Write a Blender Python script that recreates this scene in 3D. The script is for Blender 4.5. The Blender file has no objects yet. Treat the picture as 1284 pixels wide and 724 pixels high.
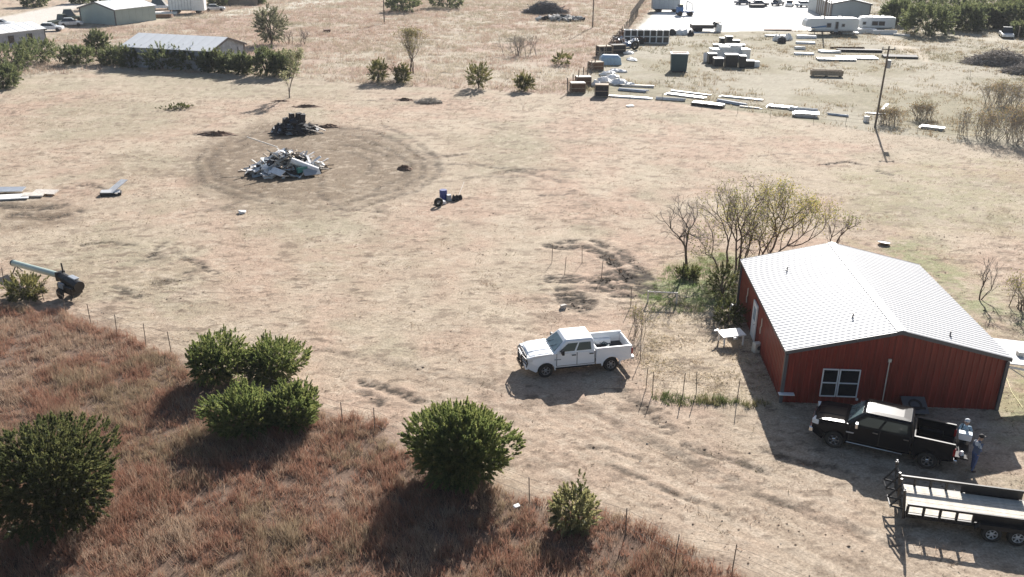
import bpy, bmesh, math, random
import numpy as np
from mathutils import Vector, Matrix

# ---------------------------------------------------------------- camera, world, sun, exposure
SC = bpy.context.scene
COL = SC.collection
F, TH, ROLL, CAMH = 1152.95, 0.39010, 0.0105, 22.3      # survey of the viewpoint (focal in photo pixels)
cam_d = bpy.data.cameras.new("camera"); cam = bpy.data.objects.new("camera", cam_d); COL.objects.link(cam)
cam_d.sensor_width = 36.0; cam_d.lens = 36.0 * F / 1284.0
cam_d.clip_start = 0.5; cam_d.clip_end = 12000
cam.matrix_world = Matrix.Translation((0, 0, CAMH)) @ Matrix.Rotation(math.pi/2 - TH, 4, 'X') @ Matrix.Rotation(ROLL, 4, 'Z')
SC.camera = cam

SUN_AZ, SUN_EL = math.radians(16.5), math.radians(28.5)
W_ = bpy.data.worlds.new("World"); SC.world = W_; W_.use_nodes = True
wn = W_.node_tree.nodes; wl = W_.node_tree.links
sky = wn.new('ShaderNodeTexSky'); sky.sky_type = 'NISHITA'; sky.sun_disc = False
sky.sun_elevation = SUN_EL; sky.sun_rotation = SUN_AZ; sky.dust_density = 1.6; sky.air_density = 1.0
wn['Background'].inputs['Strength'].default_value = 0.054
wl.new(sky.outputs[0], wn['Background'].inputs['Color'])
sd = bpy.data.lights.new("sun", 'SUN'); sd.energy = 5.0; sd.angle = math.radians(0.5); sd.color = (1.0, 0.955, 0.90)
sun = bpy.data.objects.new("sun", sd); COL.objects.link(sun)
sv = Vector((math.sin(SUN_AZ)*math.cos(SUN_EL), math.cos(SUN_AZ)*math.cos(SUN_EL), math.sin(SUN_EL)))
sun.rotation_euler = sv.to_track_quat('Z', 'Y').to_euler()
SC.view_settings.view_transform = 'Standard'; SC.view_settings.look = 'None'
SC.view_settings.gamma = 1.0; SC.view_settings.use_curve_mapping = False
SC.view_settings.exposure = 1.05

# ---------------------------------------------------------------- survey helpers: photo pixel -> place on the ground
def ray(px, py):
    a, b = px-642, py-362; c, s = math.cos(-ROLL), math.sin(-ROLL); a, b = a*c-b*s, a*s+b*c
    u, v = a/F, b/F
    return Vector((u, math.cos(TH)-v*math.sin(TH), -math.sin(TH)-v*math.cos(TH)))
def at(px, py, z=0.0):
    d = ray(px, py); t = (z-CAMH)/d.z
    return Vector((d.x*t, d.y*t, z))
def proj(p):
    x, y, z = p; z = z-CAMH; d = y*math.cos(TH)-z*math.sin(TH); v = -(z*math.cos(TH)+y*math.sin(TH))
    a, b = F*x/d, F*v/d; c, s = math.cos(ROLL), math.sin(ROLL)
    return 642+a*c-b*s, 362+a*s+b*c
def zat(p, py):                        # height above p whose picture row is py
    lo, hi = 0.0, 40.0
    for _ in range(40):
        m = (lo+hi)/2
        if proj((p[0], p[1], m))[1] > py: lo = m
        else: hi = m
    return lo
def ppm(p):                            # photo pixels per metre at p
    return F/(p[1]*math.cos(TH)+(CAMH)*math.sin(TH))
def onplane(px, py, o, n):
    d = ray(px, py); c = Vector((0, 0, CAMH)); t = (Vector(o)-c).dot(n)/d.dot(n)
    return c+d*t

# ---------------------------------------------------------------- numpy noise
def _h(i, j, s):
    n = (i.astype(np.int64)*374761393 + j.astype(np.int64)*668265263 + s*974711) & 0x7fffffff
    n = ((n ^ (n >> 13))*1274126177) & 0x7fffffff
    n = ((n ^ (n >> 15))*2246822519) & 0x7fffffff
    return ((n ^ (n >> 14)) & 0xffffff)/16777215.0
def vn(x, y, s=0):
    i = np.floor(x); j = np.floor(y); fx = x-i; fy = y-j
    fx = fx*fx*(3-2*fx); fy = fy*fy*(3-2*fy)
    a = _h(i, j, s); b = _h(i+1, j, s); c = _h(i, j+1, s); d = _h(i+1, j+1, s)
    return a+(b-a)*fx+(c-a)*fy+(a-b-c+d)*fx*fy
def fbm(x, y, s=0, o=4, g=0.5):
    r = 0; a = 1.0; t = 0
    for k in range(o):
        r = r+a*vn(x*2**k+k*17.3, y*2**k-k*9.1, s+k*31); t += a; a *= g
    return r/t
def sst(a, b, x):
    t = np.clip((x-a)/(b-a), 0, 1); return t*t*(3-2*t)
def pxs(*pts): return [tuple(at(*p)[:2]) for p in pts]
def dline(X, Y, pts, closed=False):
    d = np.full(X.shape, 1e9)
    n = len(pts)
    for k in range(n if closed else n-1):
        ax, ay = pts[k]; bx, by = pts[(k+1) % n]
        ex, ey = bx-ax, by-ay; t = np.clip(((X-ax)*ex+(Y-ay)*ey)/(ex*ex+ey*ey+1e-9), 0, 1)
        d = np.minimum(d, np.hypot(X-ax-t*ex, Y-ay-t*ey))
    return d
def sdpoly(X, Y, pts):                 # positive inside
    ins = np.zeros(X.shape, bool); n = len(pts)
    for k in range(n):
        ax, ay = pts[k]; bx, by = pts[(k+1) % n]
        if ay == by: continue
        c = ((ay > Y) != (by > Y)) & (X < (bx-ax)*(Y-ay)/(by-ay)+ax); ins ^= c
    d = dline(X, Y, pts, True)
    return np.where(ins, d, -d)
def gz(X, Y):                          # gentle lie of the land
    X = np.asarray(X, float); Y = np.asarray(Y, float)
    return 0.10*(fbm(X/7+50, Y/7+50, 3, 2)-0.5)*sst(0, 1, np.abs(1.0))
def gzf(x, y): return float(gz(np.array([x]), np.array([y]))[0])

# ---------------------------------------------------------------- materials
MATS = {}
def mat(name, col, rough=0.7, metal=0.0, var=0.15, vs=3.0, bump=0.0, bs=30.0, coat=0.0, spec=0.5, dirt=None, dirt_amt=0.0, streak=0.0):
    if name in MATS: return MATS[name]
    m = bpy.data.materials.new(name); m.use_nodes = True; n = m.node_tree.nodes; l = m.node_tree.links
    b = n['Principled BSDF']; b.inputs['Roughness'].default_value = rough; b.inputs['Metallic'].default_value = metal
    b.inputs['Coat Weight'].default_value = coat; b.inputs['Coat Roughness'].default_value = 0.14
    b.inputs['Specular IOR Level'].default_value = spec
    tc = n.new('ShaderNodeTexCoord'); nz = n.new('ShaderNodeTexNoise'); nz.inputs['Scale'].default_value = vs; nz.inputs['Detail'].default_value = 5
    l.new(tc.outputs['Object'], nz.inputs['Vector'])
    mp = n.new('ShaderNodeMapRange'); mp.inputs[1].default_value = 0.3; mp.inputs[2].default_value = 0.7
    mp.inputs[3].default_value = 1-var; mp.inputs[4].default_value = 1+var
    l.new(nz.outputs[0], mp.inputs[0])
    mx = n.new('ShaderNodeMix'); mx.data_type = 'RGBA'; mx.blend_type = 'MULTIPLY'; mx.inputs[0].default_value = 1
    mx.inputs[6].default_value = (*col, 1); l.new(mp.outputs[0], mx.inputs[7])
    out = mx.outputs[2]
    if dirt:
        n2 = n.new('ShaderNodeTexNoise'); n2.inputs['Scale'].default_value = vs*0.6; n2.inputs['Detail'].default_value = 8; n2.inputs['Roughness'].default_value = 0.7
        l.new(tc.outputs['Object'], n2.inputs['Vector'])
        m2 = n.new('ShaderNodeMapRange'); m2.inputs[1].default_value = 0.45; m2.inputs[2].default_value = 0.75; m2.inputs[4].default_value = dirt_amt
        l.new(n2.outputs[0], m2.inputs[0])
        m3 = n.new('ShaderNodeMix'); m3.data_type = 'RGBA'; l.new(m2.outputs[0], m3.inputs[0]); l.new(out, m3.inputs[6]); m3.inputs[7].default_value = (*dirt, 1)
        out = m3.outputs[2]
    if streak:
        mpg = n.new('ShaderNodeMapping'); mpg.inputs['Scale'].default_value = (5, 5, .22); n4 = n.new('ShaderNodeTexNoise'); n4.inputs['Scale'].default_value = 1.6; n4.inputs['Detail'].default_value = 6
        l.new(tc.outputs['Object'], mpg.inputs[0]); l.new(mpg.outputs[0], n4.inputs['Vector']); m4 = n.new('ShaderNodeMapRange'); m4.inputs[1].default_value = .35; m4.inputs[2].default_value = .7; m4.inputs[3].default_value = 1-streak; m4.inputs[4].default_value = 1+streak
        l.new(n4.outputs[0], m4.inputs[0]); m5 = n.new('ShaderNodeMix'); m5.data_type = 'RGBA'; m5.blend_type = 'MULTIPLY'; m5.inputs[0].default_value = 1; l.new(out, m5.inputs[6]); l.new(m4.outputs[0], m5.inputs[7]); out = m5.outputs[2]
    l.new(out, b.inputs['Base Color'])
    if bump:
        n3 = n.new('ShaderNodeTexNoise'); n3.inputs['Scale'].default_value = bs; n3.inputs['Detail'].default_value = 4
        l.new(tc.outputs['Object'], n3.inputs['Vector'])
        bp = n.new('ShaderNodeBump'); bp.inputs['Strength'].default_value = bump; bp.inputs['Distance'].default_value = 0.05
        l.new(n3.outputs[0], bp.inputs['Height']); l.new(bp.outputs[0], b.inputs['Normal'])
    MATS[name] = m; return m
def vmat(name, rough=0.8, trans=0.0, spec=0.2, tint=(1, 1, 1)):       # colour carried by each leaf or blade
    m = bpy.data.materials.new(name); m.use_nodes = True; n = m.node_tree.nodes; l = m.node_tree.links
    b = n['Principled BSDF']; b.inputs['Roughness'].default_value = rough; b.inputs['Specular IOR Level'].default_value = spec
    a = n.new('ShaderNodeAttribute'); a.attribute_name = 'col'; l.new(a.outputs['Color'], b.inputs['Base Color'])
    if trans:
        t = n.new('ShaderNodeBsdfTranslucent'); g_ = n.new('ShaderNodeVectorMath'); g_.operation = 'MULTIPLY'; g_.inputs[1].default_value = tint; l.new(a.outputs['Color'], g_.inputs[0]); l.new(g_.outputs[0], t.inputs['Color'])
        mx = n.new('ShaderNodeMixShader'); mx.inputs[0].default_value = trans
        l.new(b.outputs[0], mx.inputs[1]); l.new(t.outputs[0], mx.inputs[2]); l.new(mx.outputs[0], n['Material Output'].inputs['Surface'])
    MATS[name] = m; return m
M_leaf = vmat('juniper_foliage', 0.6, 0.48, 0.4, (2.2, 1.85, 1.45))
M_leafy = vmat('broad_leaf', 0.7, 0.45, 0.2, (1.6, 1.5, 1.2))
M_grass = vmat('dry_grass_blades', 0.8, 0.35, 0.2)
M_bark = mat('bark', (0.13, 0.10, 0.08), 0.9, var=0.35, vs=6)
M_barkgrey = mat('bark_grey', (0.20, 0.17, 0.14), 0.9, var=0.35, vs=6)
M_twig = mat('dead_twigs', (0.29, 0.255, 0.225), 0.9, var=0.3, vs=2)
M_red = mat('red_metal_siding', (0.205, 0.024, 0.014), 0.42, var=0.14, vs=0.7, dirt=(0.17, 0.055, 0.035), dirt_amt=0.4, streak=.30)
M_roof = mat('white_metal_roof', (0.55, 0.55, 0.555), 0.5, var=0.04, vs=0.6, dirt=(0.38, 0.38, 0.37), dirt_amt=0.3, spec=0.3)
M_trim = mat('grey_trim', (0.10, 0.10, 0.105), 0.45, var=0.1)
M_white = mat('white_paint', (0.78, 0.78, 0.77), 0.45, var=0.05, dirt=(0.5, 0.46, 0.4), dirt_amt=0.25)
M_cream = mat('cream_plastic', (0.62, 0.58, 0.50), 0.5)
M_glass = mat('dark_window_glass', (0.012, 0.015, 0.018), 0.06, var=0.02, coat=0.4)
M_wpaint = mat('white_car_paint', (0.84, 0.86, 0.88), 0.28, var=0.03, coat=0.8, vs=1.0)
M_bpaint = mat('black_car_paint', (0.0035, 0.0045, 0.0075), 0.33, var=0.1, coat=0.08, vs=1.0, spec=0.16)
M_vglass = mat('vehicle_glass', (0.02, 0.028, 0.032), 0.05, var=0.05, coat=0.6)
M_wshield = mat('windshield_glass', (0.10, 0.15, 0.16), 0.08, var=0.25, vs=4, coat=0.8)
M_black = mat('black_plastic', (0.016, 0.016, 0.017), 0.5, var=0.15)
M_bsteel = mat('black_painted_steel', (0.013, 0.013, 0.014), 0.42, var=0.25, dirt=(0.10, 0.075, 0.055), dirt_amt=0.25)
M_tyre = mat('tyre_rubber', (0.022, 0.021, 0.020), 0.85, var=0.2, dirt=(0.10, 0.08, 0.06), dirt_amt=0.35)
M_alloy = mat('alloy_wheel', (0.42, 0.43, 0.45), 0.32, metal=0.85, var=0.05)
M_chrome = mat('chrome', (0.60, 0.61, 0.63), 0.2, metal=1.0, var=0.03)
M_lamp = mat('lamp_lens', (0.75, 0.77, 0.78), 0.12, var=0.1, vs=14, coat=0.7)
M_tail = mat('tail_lamp_red', (0.30, 0.010, 0.010), 0.2, var=0.1, coat=0.6)
M_amber = mat('amber_lens', (0.6, 0.18, 0.02), 0.25)
M_deck = mat('weathered_deck_plank', (0.58, 0.53, 0.45), 0.8, var=0.2, vs=5, bump=0.2, bs=20)
M_rust = mat('rusty_steel', (0.16, 0.085, 0.05), 0.85, var=0.35, vs=6)
M_galv = mat('galvanised_metal', (0.55, 0.57, 0.60), 0.38, metal=0.6, var=0.12)
M_wood = mat('old_board', (0.34, 0.27, 0.20), 0.85, var=0.3, vs=5)
M_pale = mat('pale_board', (0.66, 0.60, 0.53), 0.8, var=0.2, vs=5)
M_sheet = mat('white_sheet', (0.82, 0.81, 0.80), 0.6, var=0.1, vs=3, dirt=(0.4, 0.36, 0.3), dirt_amt=0.4)
M_dark = mat('charred_dark', (0.028, 0.028, 0.032), 0.8, var=0.4, vs=5)
M_wrapd = mat('black_wrap_dark_interior', (0.02, 0.022, 0.026), 0.45, var=0.2)
M_grey = mat('grey_paint', (0.33, 0.35, 0.37), 0.6, var=0.12)
M_teal = mat('dark_teal_plastic', (0.035, 0.075, 0.085), 0.55, var=0.12)
M_tealp = mat('teal_scrap', (0.05, 0.22, 0.20), 0.6)
M_blue = mat('blue_paint', (0.03, 0.12, 0.30), 0.45, var=0.15)
M_dblue = mat('deep_blue_plastic', (0.025, 0.05, 0.22), 0.45)
M_tarp = mat('pale_blue_tarp', (0.36, 0.50, 0.62), 0.6, var=0.15)
M_soil = mat('turned_soil', (0.19, 0.12, 0.08), 0.95, var=0.35, vs=2, bump=0.6, bs=8)
M_rock = mat('pale_stone', (0.42, 0.40, 0.37), 0.9, var=0.2)
M_yellow = mat('yellow_hose', (0.62, 0.55, 0.16), 0.6)

# ---------------------------------------------------------------- mesh helpers
class MB:
    def __init__(s): s.v = []; s.f = []
    def add(s, vs, fs):
        o = len(s.v); s.v += [tuple(v) for v in vs]; s.f += [tuple(i+o for i in f) for f in fs]; return s
    def box(s, c, d, rz=0, rx=0, ry=0, taper=1.0):
        M = Matrix.Rotation(rz, 3, 'Z') @ Matrix.Rotation(ry, 3, 'Y') @ Matrix.Rotation(rx, 3, 'X'); c = Vector(c); vs = []
        for z in (-.5, .5):
            k = taper if z > 0 else 1.0
            for x, y in ((-.5, -.5), (.5, -.5), (.5, .5), (-.5, .5)): vs.append(c+M @ Vector((x*d[0]*k, y*d[1]*k, z*d[2])))
        return s.add(vs, [(0, 3, 2, 1), (4, 5, 6, 7), (0, 1, 5, 4), (1, 2, 6, 5), (2, 3, 7, 6), (3, 0, 4, 7)])
    def cyl(s, a, b, r0, r1=None, n=8, caps=True):
        a = Vector(a); b = Vector(b); r1 = r0 if r1 is None else r1; d = (b-a)
        if d.length < 1e-6: return s
        q = d.to_track_quat('Z', 'Y'); vs = []
        for p, r in ((a, r0), (b, r1)):
            for k in range(n): t = 2*math.pi*k/n; vs.append(p+q @ Vector((r*math.cos(t), r*math.sin(t), 0)))
        fs = [(k, (k+1) % n, n+(k+1) % n, n+k) for k in range(n)]
        if caps: fs += [tuple(range(n-1, -1, -1)), tuple(range(n, 2*n))]
        return s.add(vs, fs)
    def path(s, pts, r, n=6):
        for a, b in zip(pts[:-1], pts[1:]): s.cyl(a, b, r, r, n)
        return s
    def prism(s, poly, y0, y1):                # (x,z) outline pushed along y
        n = len(poly); vs = [(x, y0, z) for x, z in poly]+[(x, y1, z) for x, z in poly]
        fs = [(k, (k+1) % n, n+(k+1) % n, n+k) for k in range(n)]+[tuple(range(n-1, -1, -1)), tuple(range(n, 2*n))]
        return s.add(vs, fs)
    def lathe(s, prof, o=(0, 0, 0), axis='Z', n=16, closed=False):
        o = Vector(o); vs = []; m = len(prof)
        for k in range(n):
            t = 2*math.pi*k/n
            for r, h in prof:
                p = (r*math.cos(t), r*math.sin(t), h)
                if axis == 'Y': p = (p[0], p[2], p[1])
                if axis == 'X': p = (p[2], p[0], p[1])
                vs.append(o+Vector(p))
        fs = []
        for k in range(n):
            k2 = (k+1) % n
            for j in range(m if closed else m-1):
                j2 = (j+1) % m; fs.append((k*m+j, k2*m+j, k2*m+j2, k*m+j2))
        return s.add(vs, fs)
    def loft(s, rings, cap=True):
        n = len(rings[0]); vs = [p for r in rings for p in r]; fs = []
        for i in range(len(rings)-1):
            for k in range(n): fs.append((i*n+k, i*n+(k+1) % n, (i+1)*n+(k+1) % n, (i+1)*n+k))
        if cap: fs += [tuple(range(n-1, -1, -1)), tuple((len(rings)-1)*n+k for k in range(n))]
        return s.add(vs, fs)
    def jitter(s, rng, a):
        s.v = [(x+rng.uniform(-a, a), y+rng.uniform(-a, a), z+rng.uniform(-a, a)) for x, y, z in s.v]; return s
    def map(s, fn): s.v = [tuple(fn(*p)) for p in s.v]; return s
    def mesh(s, name, m, smooth=False):
        me = bpy.data.meshes.new(name); me.from_pydata(s.v, [], s.f)
        bm = bmesh.new(); bm.from_mesh(me); bmesh.ops.remove_doubles(bm, verts=bm.verts, dist=1e-5) if smooth else None
        bmesh.ops.recalc_face_normals(bm, faces=bm.faces); bm.to_mesh(me); bm.free()
        if smooth: me.polygons.foreach_set('use_smooth', [True]*len(me.polygons))
        if m: me.materials.append(m)
        return me
    def build(s, name, m, parent=None, bevel=0, seg=2, smooth=False, loc=None, label=None):
        o = bpy.data.objects.new(name, s.mesh(name, m, smooth)); COL.objects.link(o)
        if parent: o.parent = parent
        if loc is not None: o.location = loc
        if bevel:
            b = o.modifiers.new('bevel', 'BEVEL'); b.width = bevel; b.segments = seg; b.limit_method = 'ANGLE'; b.angle_limit = math.radians(35)
        if label: o['label'] = label
        return o
def tag(o, label=None, cat=None, group=None, kind=None):
    if label: o['label'] = label
    if cat: o['category'] = cat
    if group: o['group'] = group
    if kind: o['kind'] = kind
    return o
def thing(name, label, cat, loc=(0, 0, 0), rz=0, group=None):
    o = bpy.data.objects.new(name, None); COL.objects.link(o); o.empty_display_size = 0.3
    o.location = loc; o.rotation_euler = (0, 0, rz); return tag(o, label, cat, group)
def link(name, me, parent=None, loc=(0, 0, 0), rot=(0, 0, 0), scale=(1, 1, 1)):
    o = bpy.data.objects.new(name, me); COL.objects.link(o); o.parent = parent; o.location = loc; o.rotation_euler = rot; o.scale = scale; return o
def dup(root, loc=None, rz=None, label=None, scale=None):
    r = root.copy(); COL.objects.link(r)
    if loc is not None: r.location = loc
    if rz is not None: r.rotation_euler = (0, 0, rz)
    if scale is not None: r.scale = scale
    if label: r['label'] = label
    for ch in list(root.children):
        c = ch.copy(); COL.objects.link(c); c.parent = r
        for g in list(ch.children):
            d = g.copy(); COL.objects.link(d); d.parent = c
    return r
def npmesh(name, V, Fc, m, cols=None, smooth=False):        # numpy arrays -> mesh (all faces same size)
    me = bpy.data.meshes.new(name); nv, nf, k = len(V), len(Fc), Fc.shape[1]
    me.vertices.add(nv); me.vertices.foreach_set('co', np.ascontiguousarray(V, np.float32).ravel())
    me.loops.add(nf*k); me.loops.foreach_set('vertex_index', np.ascontiguousarray(Fc, np.int32).ravel())
    me.polygons.add(nf); me.polygons.foreach_set('loop_start', np.arange(0, nf*k, k, dtype=np.int32))
    try: me.polygons.foreach_set('loop_total', np.full(nf, k, dtype=np.int32))
    except Exception: pass
    if cols is not None:
        a = me.color_attributes.new('col', 'FLOAT_COLOR', 'POINT')
        c4 = np.ones((nv, 4), np.float32); c4[:, :3] = cols; a.data.foreach_set('color', c4.ravel())
    if smooth: me.polygons.foreach_set('use_smooth', np.ones(nf, bool))
    me.update(); me.validate()
    if m: me.materials.append(m)
    return me
def unit(a): return a/(np.linalg.norm(a, axis=1, keepdims=True)+1e-9)
def kites(P, D, L, Wd, C, rng, tri=False):                  # leaf sprays / blades: one kite (or triangle) each
    n = len(P); D = unit(D); R = rng.normal(size=(n, 3)); S = unit(np.cross(D, R)); L = L[:, None]; Wd = Wd[:, None]
    if tri:
        V = np.stack([P-S*Wd, P+S*Wd, P+D*L], 1).reshape(-1, 3); Fc = np.arange(3*n).reshape(n, 3); return V, Fc, np.repeat(C, 3, 0)
    V = np.stack([P, P+D*L*.45+S*Wd, P+D*L, P+D*L*.45-S*Wd], 1).reshape(-1, 3)
    return V, np.arange(4*n).reshape(n, 4), np.repeat(C, 4, 0)
def tubes(segs, k=4):                                       # array of (p0,p1,r0,r1)
    A = np.array([s[0] for s in segs]); B = np.array([s[1] for s in segs]); r0 = np.array([s[2] for s in segs]); r1 = np.array([s[3] for s in segs])
    D = unit(B-A); U = np.where(np.abs(D[:, 2:3]) > .9, np.array([[1., 0, 0]]), np.array([[0, 0, 1.]])); X = unit(np.cross(D, U)); Y = np.cross(D, X)
    V = []
    for P, r in ((A, r0), (B, r1)):
        for j in range(k): t = 2*math.pi*j/k; V.append(P+X*(math.cos(t)*r)[:, None]+Y*(math.sin(t)*r)[:, None])
    V = np.stack(V, 1).reshape(-1, 3); n = len(segs); b = np.arange(n)[:, None]*2*k
    Fc = np.stack([np.concatenate([b+j, b+(j+1) % k, b+k+(j+1) % k, b+k+j], 1) for j in range(k)], 1).reshape(-1, 4)
    return V, Fc
# ================================================================ GROUND
rngG = np.random.default_rng(5)
GRASS_FRONT = pxs((-160, 372), (0, 383), (60, 390), (130, 408), (215, 446), (290, 478), (400, 520), (470, 535), (520, 575), (640, 612), (690, 632), (790, 652), (850, 688), (905, 716), (935, 735), (900, 900), (-200, 900), (-400, 600))
FAR_FIELD = pxs((-300, 80), (0, 100), (130, 88), (380, 99), (450, 107), (560, 111), (715, 120), (742, 92), (775, 60), (810, 20), (830, -8), (300, -8), (200, 30), (100, 38), (60, 48), (-300, 52))
YARD = pxs((715, 120), (830, 127), (960, 143), (1090, 165), (1200, 178), (1310, 188), (1500, 190), (1500, -20), (835, -8), (808, 22), (775, 60), (742, 92))
LOT = pxs((845, -8), (838, 6), (824, 15), (806, 30), (800, 38), (812, 40), (840, 44), (905, 40), (960, 39), (1010, 38), (1045, 34), (1060, 20), (1030, 4), (1020, -12), (900, -30))
ROAD = pxs((-80, 40), (0, 22), (50, 12), (80, 6), (110, -4), (130, 2), (95, 10), (82, 20), (84, 30), (78, 36), (60, 40), (0, 60), (-80, 70))
ROAD_FAR = pxs((262, 21), (300, 12), (345, 5), (420, -4), (460, -2), (380, 10), (330, 17), (290, 22))
TRACK_R = pxs((1102, 42), (1118, 46), (1145, 60), (1175, 72), (1160, 78), (1130, 64), (1100, 50))
LANE_R = pxs((1195, 40), (1290, 52), (1290, 58), (1195, 46))
GREEN = [pxs((800, 372), (850, 335), (900, 318), (935, 330), (925, 385), (880, 392), (830, 392)),
         pxs((1075, 300), (1160, 300), (1260, 380), (1330, 440), (1330, 560), (1262, 545), (1268, 430)),
         pxs((1040, 215), (1284, 190), (1300, 300), (1100, 285))]
GARDEN = pxs((800, 385), (830, 378), (900, 388), (945, 430), (985, 500), (955, 512), (860, 500), (812, 488), (798, 430))
OLIVE = [pxs((50, 300), (230, 320), (300, 380), (240, 430), (140, 400), (40, 350)), pxs((300, 222), (470, 232), (460, 300), (520, 330), (400, 340), (330, 300)),
         pxs((20, 150), (130, 120), (240, 135), (180, 170), (60, 180)), pxs((560, 170), (680, 165), (690, 205), (600, 215)), pxs((120, 85), (420, 105), (440, 125), (200, 120))]
DRIVE = pxs((1284, 620), (1120, 560), (960, 520), (790, 500), (690, 505), (640, 500), (600, 470), (480, 450), (470, 480), (560, 520), (650, 570), (720, 640), (830, 690), (950, 760), (1400, 800))
BARE = [pxs((-20, 256), (60, 250), (110, 262), (90, 282), (20, 290), (-20, 285)), pxs((245, 185), (330, 150), (450, 160), (540, 195), (550, 225), (480, 250), (400, 262), (280, 250), (235, 220))]
RING_C = np.array(at(398, 212)[:2])

def ground_colour(X, Y):
    n = len(X)
    f1 = fbm(X/9, Y/9, 11, 4); f2 = fbm(X/2.2, Y/2.2, 12, 4); f3 = fbm(X/0.55, Y/0.55, 13, 3); f4 = vn(X/0.16, Y/0.16, 14)
    f5 = fbm(X/26+9, Y/26, 15, 3)
    base = np.empty((n, 3))
    pink = np.array([.390, .287, .218]); straw = np.array([.385, .318, .240]); olv = np.array([.290, .262, .185]); soil = np.array([.160, .120, .088])
    grn = np.array([.175, .225, .095]); pale = np.array([.46, .39, .30])
    t = sst(.35, .65, f1*.55+f5*.45+(f2-.5)*.35)[:, None]
    base = straw*(1-t)+pink*t
    def lay(mask, col): 
        nonlocal base
        base = base*(1-mask[:, None])+np.asarray(col)*mask[:, None]
    lay(sst(.52, .74, fbm(X/6, Y/6, 21, 4))*.55, olv)
    lay(sst(.56, .72, fbm(X/4, Y/4, 22, 4))*.45, pale)
    wob = (f2-.5)*3.0
    for p in OLIVE: lay(sst(-3, 3, sdpoly(X, Y, p)+wob*1.6)*.62*sst(.25, .55, f2*.6+f3*.4), olv)
    for p in BARE: lay(sst(-2, 2.5, sdpoly(X, Y, p)+wob)*.90*sst(.1, .5, f2*.6+f3*.4), np.array([.19, .145, .102]))
    for k, p in enumerate(GREEN): lay(sst(-2, 2, sdpoly(X, Y, p)+wob)*(.85, .65, .40)[k]*sst(.3, .6, f2*.5+f3*.5), grn if k < 2 else np.array([.23, .23, .12]))
    lay(sst(-1.2, 1.2, sdpoly(X, Y, DRIVE)+wob*.7)*.5, np.array([.37, .285, .215]))
    u_ = X*.72-Y*.69; w_ = X*.69+Y*.72; sk = fbm(u_/4.5, w_/.22, 45, 4); dm = sst(-1.5, 2.5, sdpoly(X, Y, DRIVE)+wob*.7)
    lay(sst(.60, .70, sk)*.5*dm*sst(.35, .6, f3), soil*1.2); lay(sst(.46, .34, sk)*.3*dm, np.array([.46, .39, .31]))
    lay(sst(-.6, .8, sdpoly(X, Y, GARDEN)+wob*.4)*.7, np.array([.46, .39, .29]))
    m = sst(-1, 1, sdpoly(X, Y, GRASS_FRONT)+wob*.5); lay(m*.9, np.array([.135, .088, .065]))  # soil darkened to paint shadow into the gaps between grass clumps
    mf = sst(-1.5, 1.5, sdpoly(X, Y, FAR_FIELD)+wob*.6)
    fc = sst(.38, .62, fbm(X/11, Y/7, 31, 4))[:, None]
    base = base*(1-mf[:, None]*.9)+(np.array([.365, .27, .215])*fc+np.array([.40, .35, .275])*(1-fc))*mf[:, None]*.9
    my = sst(-1, 1, sdpoly(X, Y, YARD)+wob*.4)
    yc = sst(.35, .65, fbm(X/8, Y/8, 33, 4))[:, None]
    base = base*(1-my[:, None])+(np.array([.25, .225, .155])*yc+np.array([.325, .295, .23])*(1-yc))*my[:, None]
    fine = (.80+.26*f3+.16*f4); base = base*fine[:, None]
    # turned soil clods and scars on the mown field
    inside = 1-np.clip(m+mf*.8+my*.6, 0, 1)
    cl = sst(.69, .80, fbm(X/1.0+3, Y/0.5, 41, 4)+(f5-.5)*.30)*inside; lay(cl*.72, soil*1.1)
    cl2 = sst(.70, .80, fbm(X/0.42+3, Y/0.24, 42, 3)+(f1-.5)*.22)*inside; lay(cl2*.75, soil*1.0)
    cl4 = sst(.665, .71, fbm(X/1.15+30, Y/.85, 46, 4)+(fbm(X/14, Y/14, 47, 3)-.5)*.22)*inside; lay(cl4*.45, soil)
    fl4 = sst(.66, .72, fbm(X/.8+60, Y/.6, 48, 4))*inside; lay(fl4*.45, np.array([.50, .42, .33]))
    cl3 = sst(.66, .76, fbm(X/3.2+3, Y/0.8, 44, 4)+(f1-.5)*.30)*inside; lay(cl3*.30, soil*1.2)
    st = sst(.60, .78, fbm(X/0.5+7, Y/0.20, 43, 3))*inside; lay(st*.35, np.array([.50, .42, .33]))
    return base, cl, cl2, f3, f4, m, mf, my, wob

RUTS = []                                                    # (world polyline, half width, depth, strength)
def rut(pts, w, s): RUTS.append((pxs(*pts), w*1.75, min(1, s*1.1)))
for off in (0, 7):                                           # vehicle paths across the drive
    rut([(1130, 690+off), (1000, 632+off), (880, 585+off), (780, 530+off), (735, 505+off)], .12, .26)
rut([(960, 565), (1010, 580), (1060, 592)], .14, .42); rut([(900, 610), (960, 625), (1000, 640)], .10, .4)
rut([(760, 585), (830, 612), (900, 640)], .10, .5); rut([(740, 560), (800, 575)], .10, .4); rut([(860, 560), (920, 578), (960, 590)], .14, .5)
rut([(780, 492), (815, 520), (838, 540)], .22, .5); rut([(795, 500), (835, 535)], .15, .4)
rut([(455, 480), (500, 492), (525, 503)], .16, .7); rut([(452, 493), (478, 508)], .14, .6)
rut([(640, 498), (560, 470), (480, 452), (400, 440)], .2, .25)
for a in ([(690, 309), (715, 303), (745, 304), (775, 315), (800, 335), (812, 352)], [(703, 311), (730, 311), (756, 319), (775, 335), (788, 348)], [(760, 322), (778, 340), (792, 356)]): rut(a, .26, .85)
rut([(686, 352), (720, 353), (750, 354), (780, 352), (800, 350)], .22, 1.0); rut([(688, 348), (722, 347)], .16, .8)
rut([(752, 362), (778, 357), (806, 362), (816, 368)], .5, .85); rut([(770, 371), (790, 373)], .22, 1.0); rut([(756, 348), (780, 344), (800, 346)], .4, .6)
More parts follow.
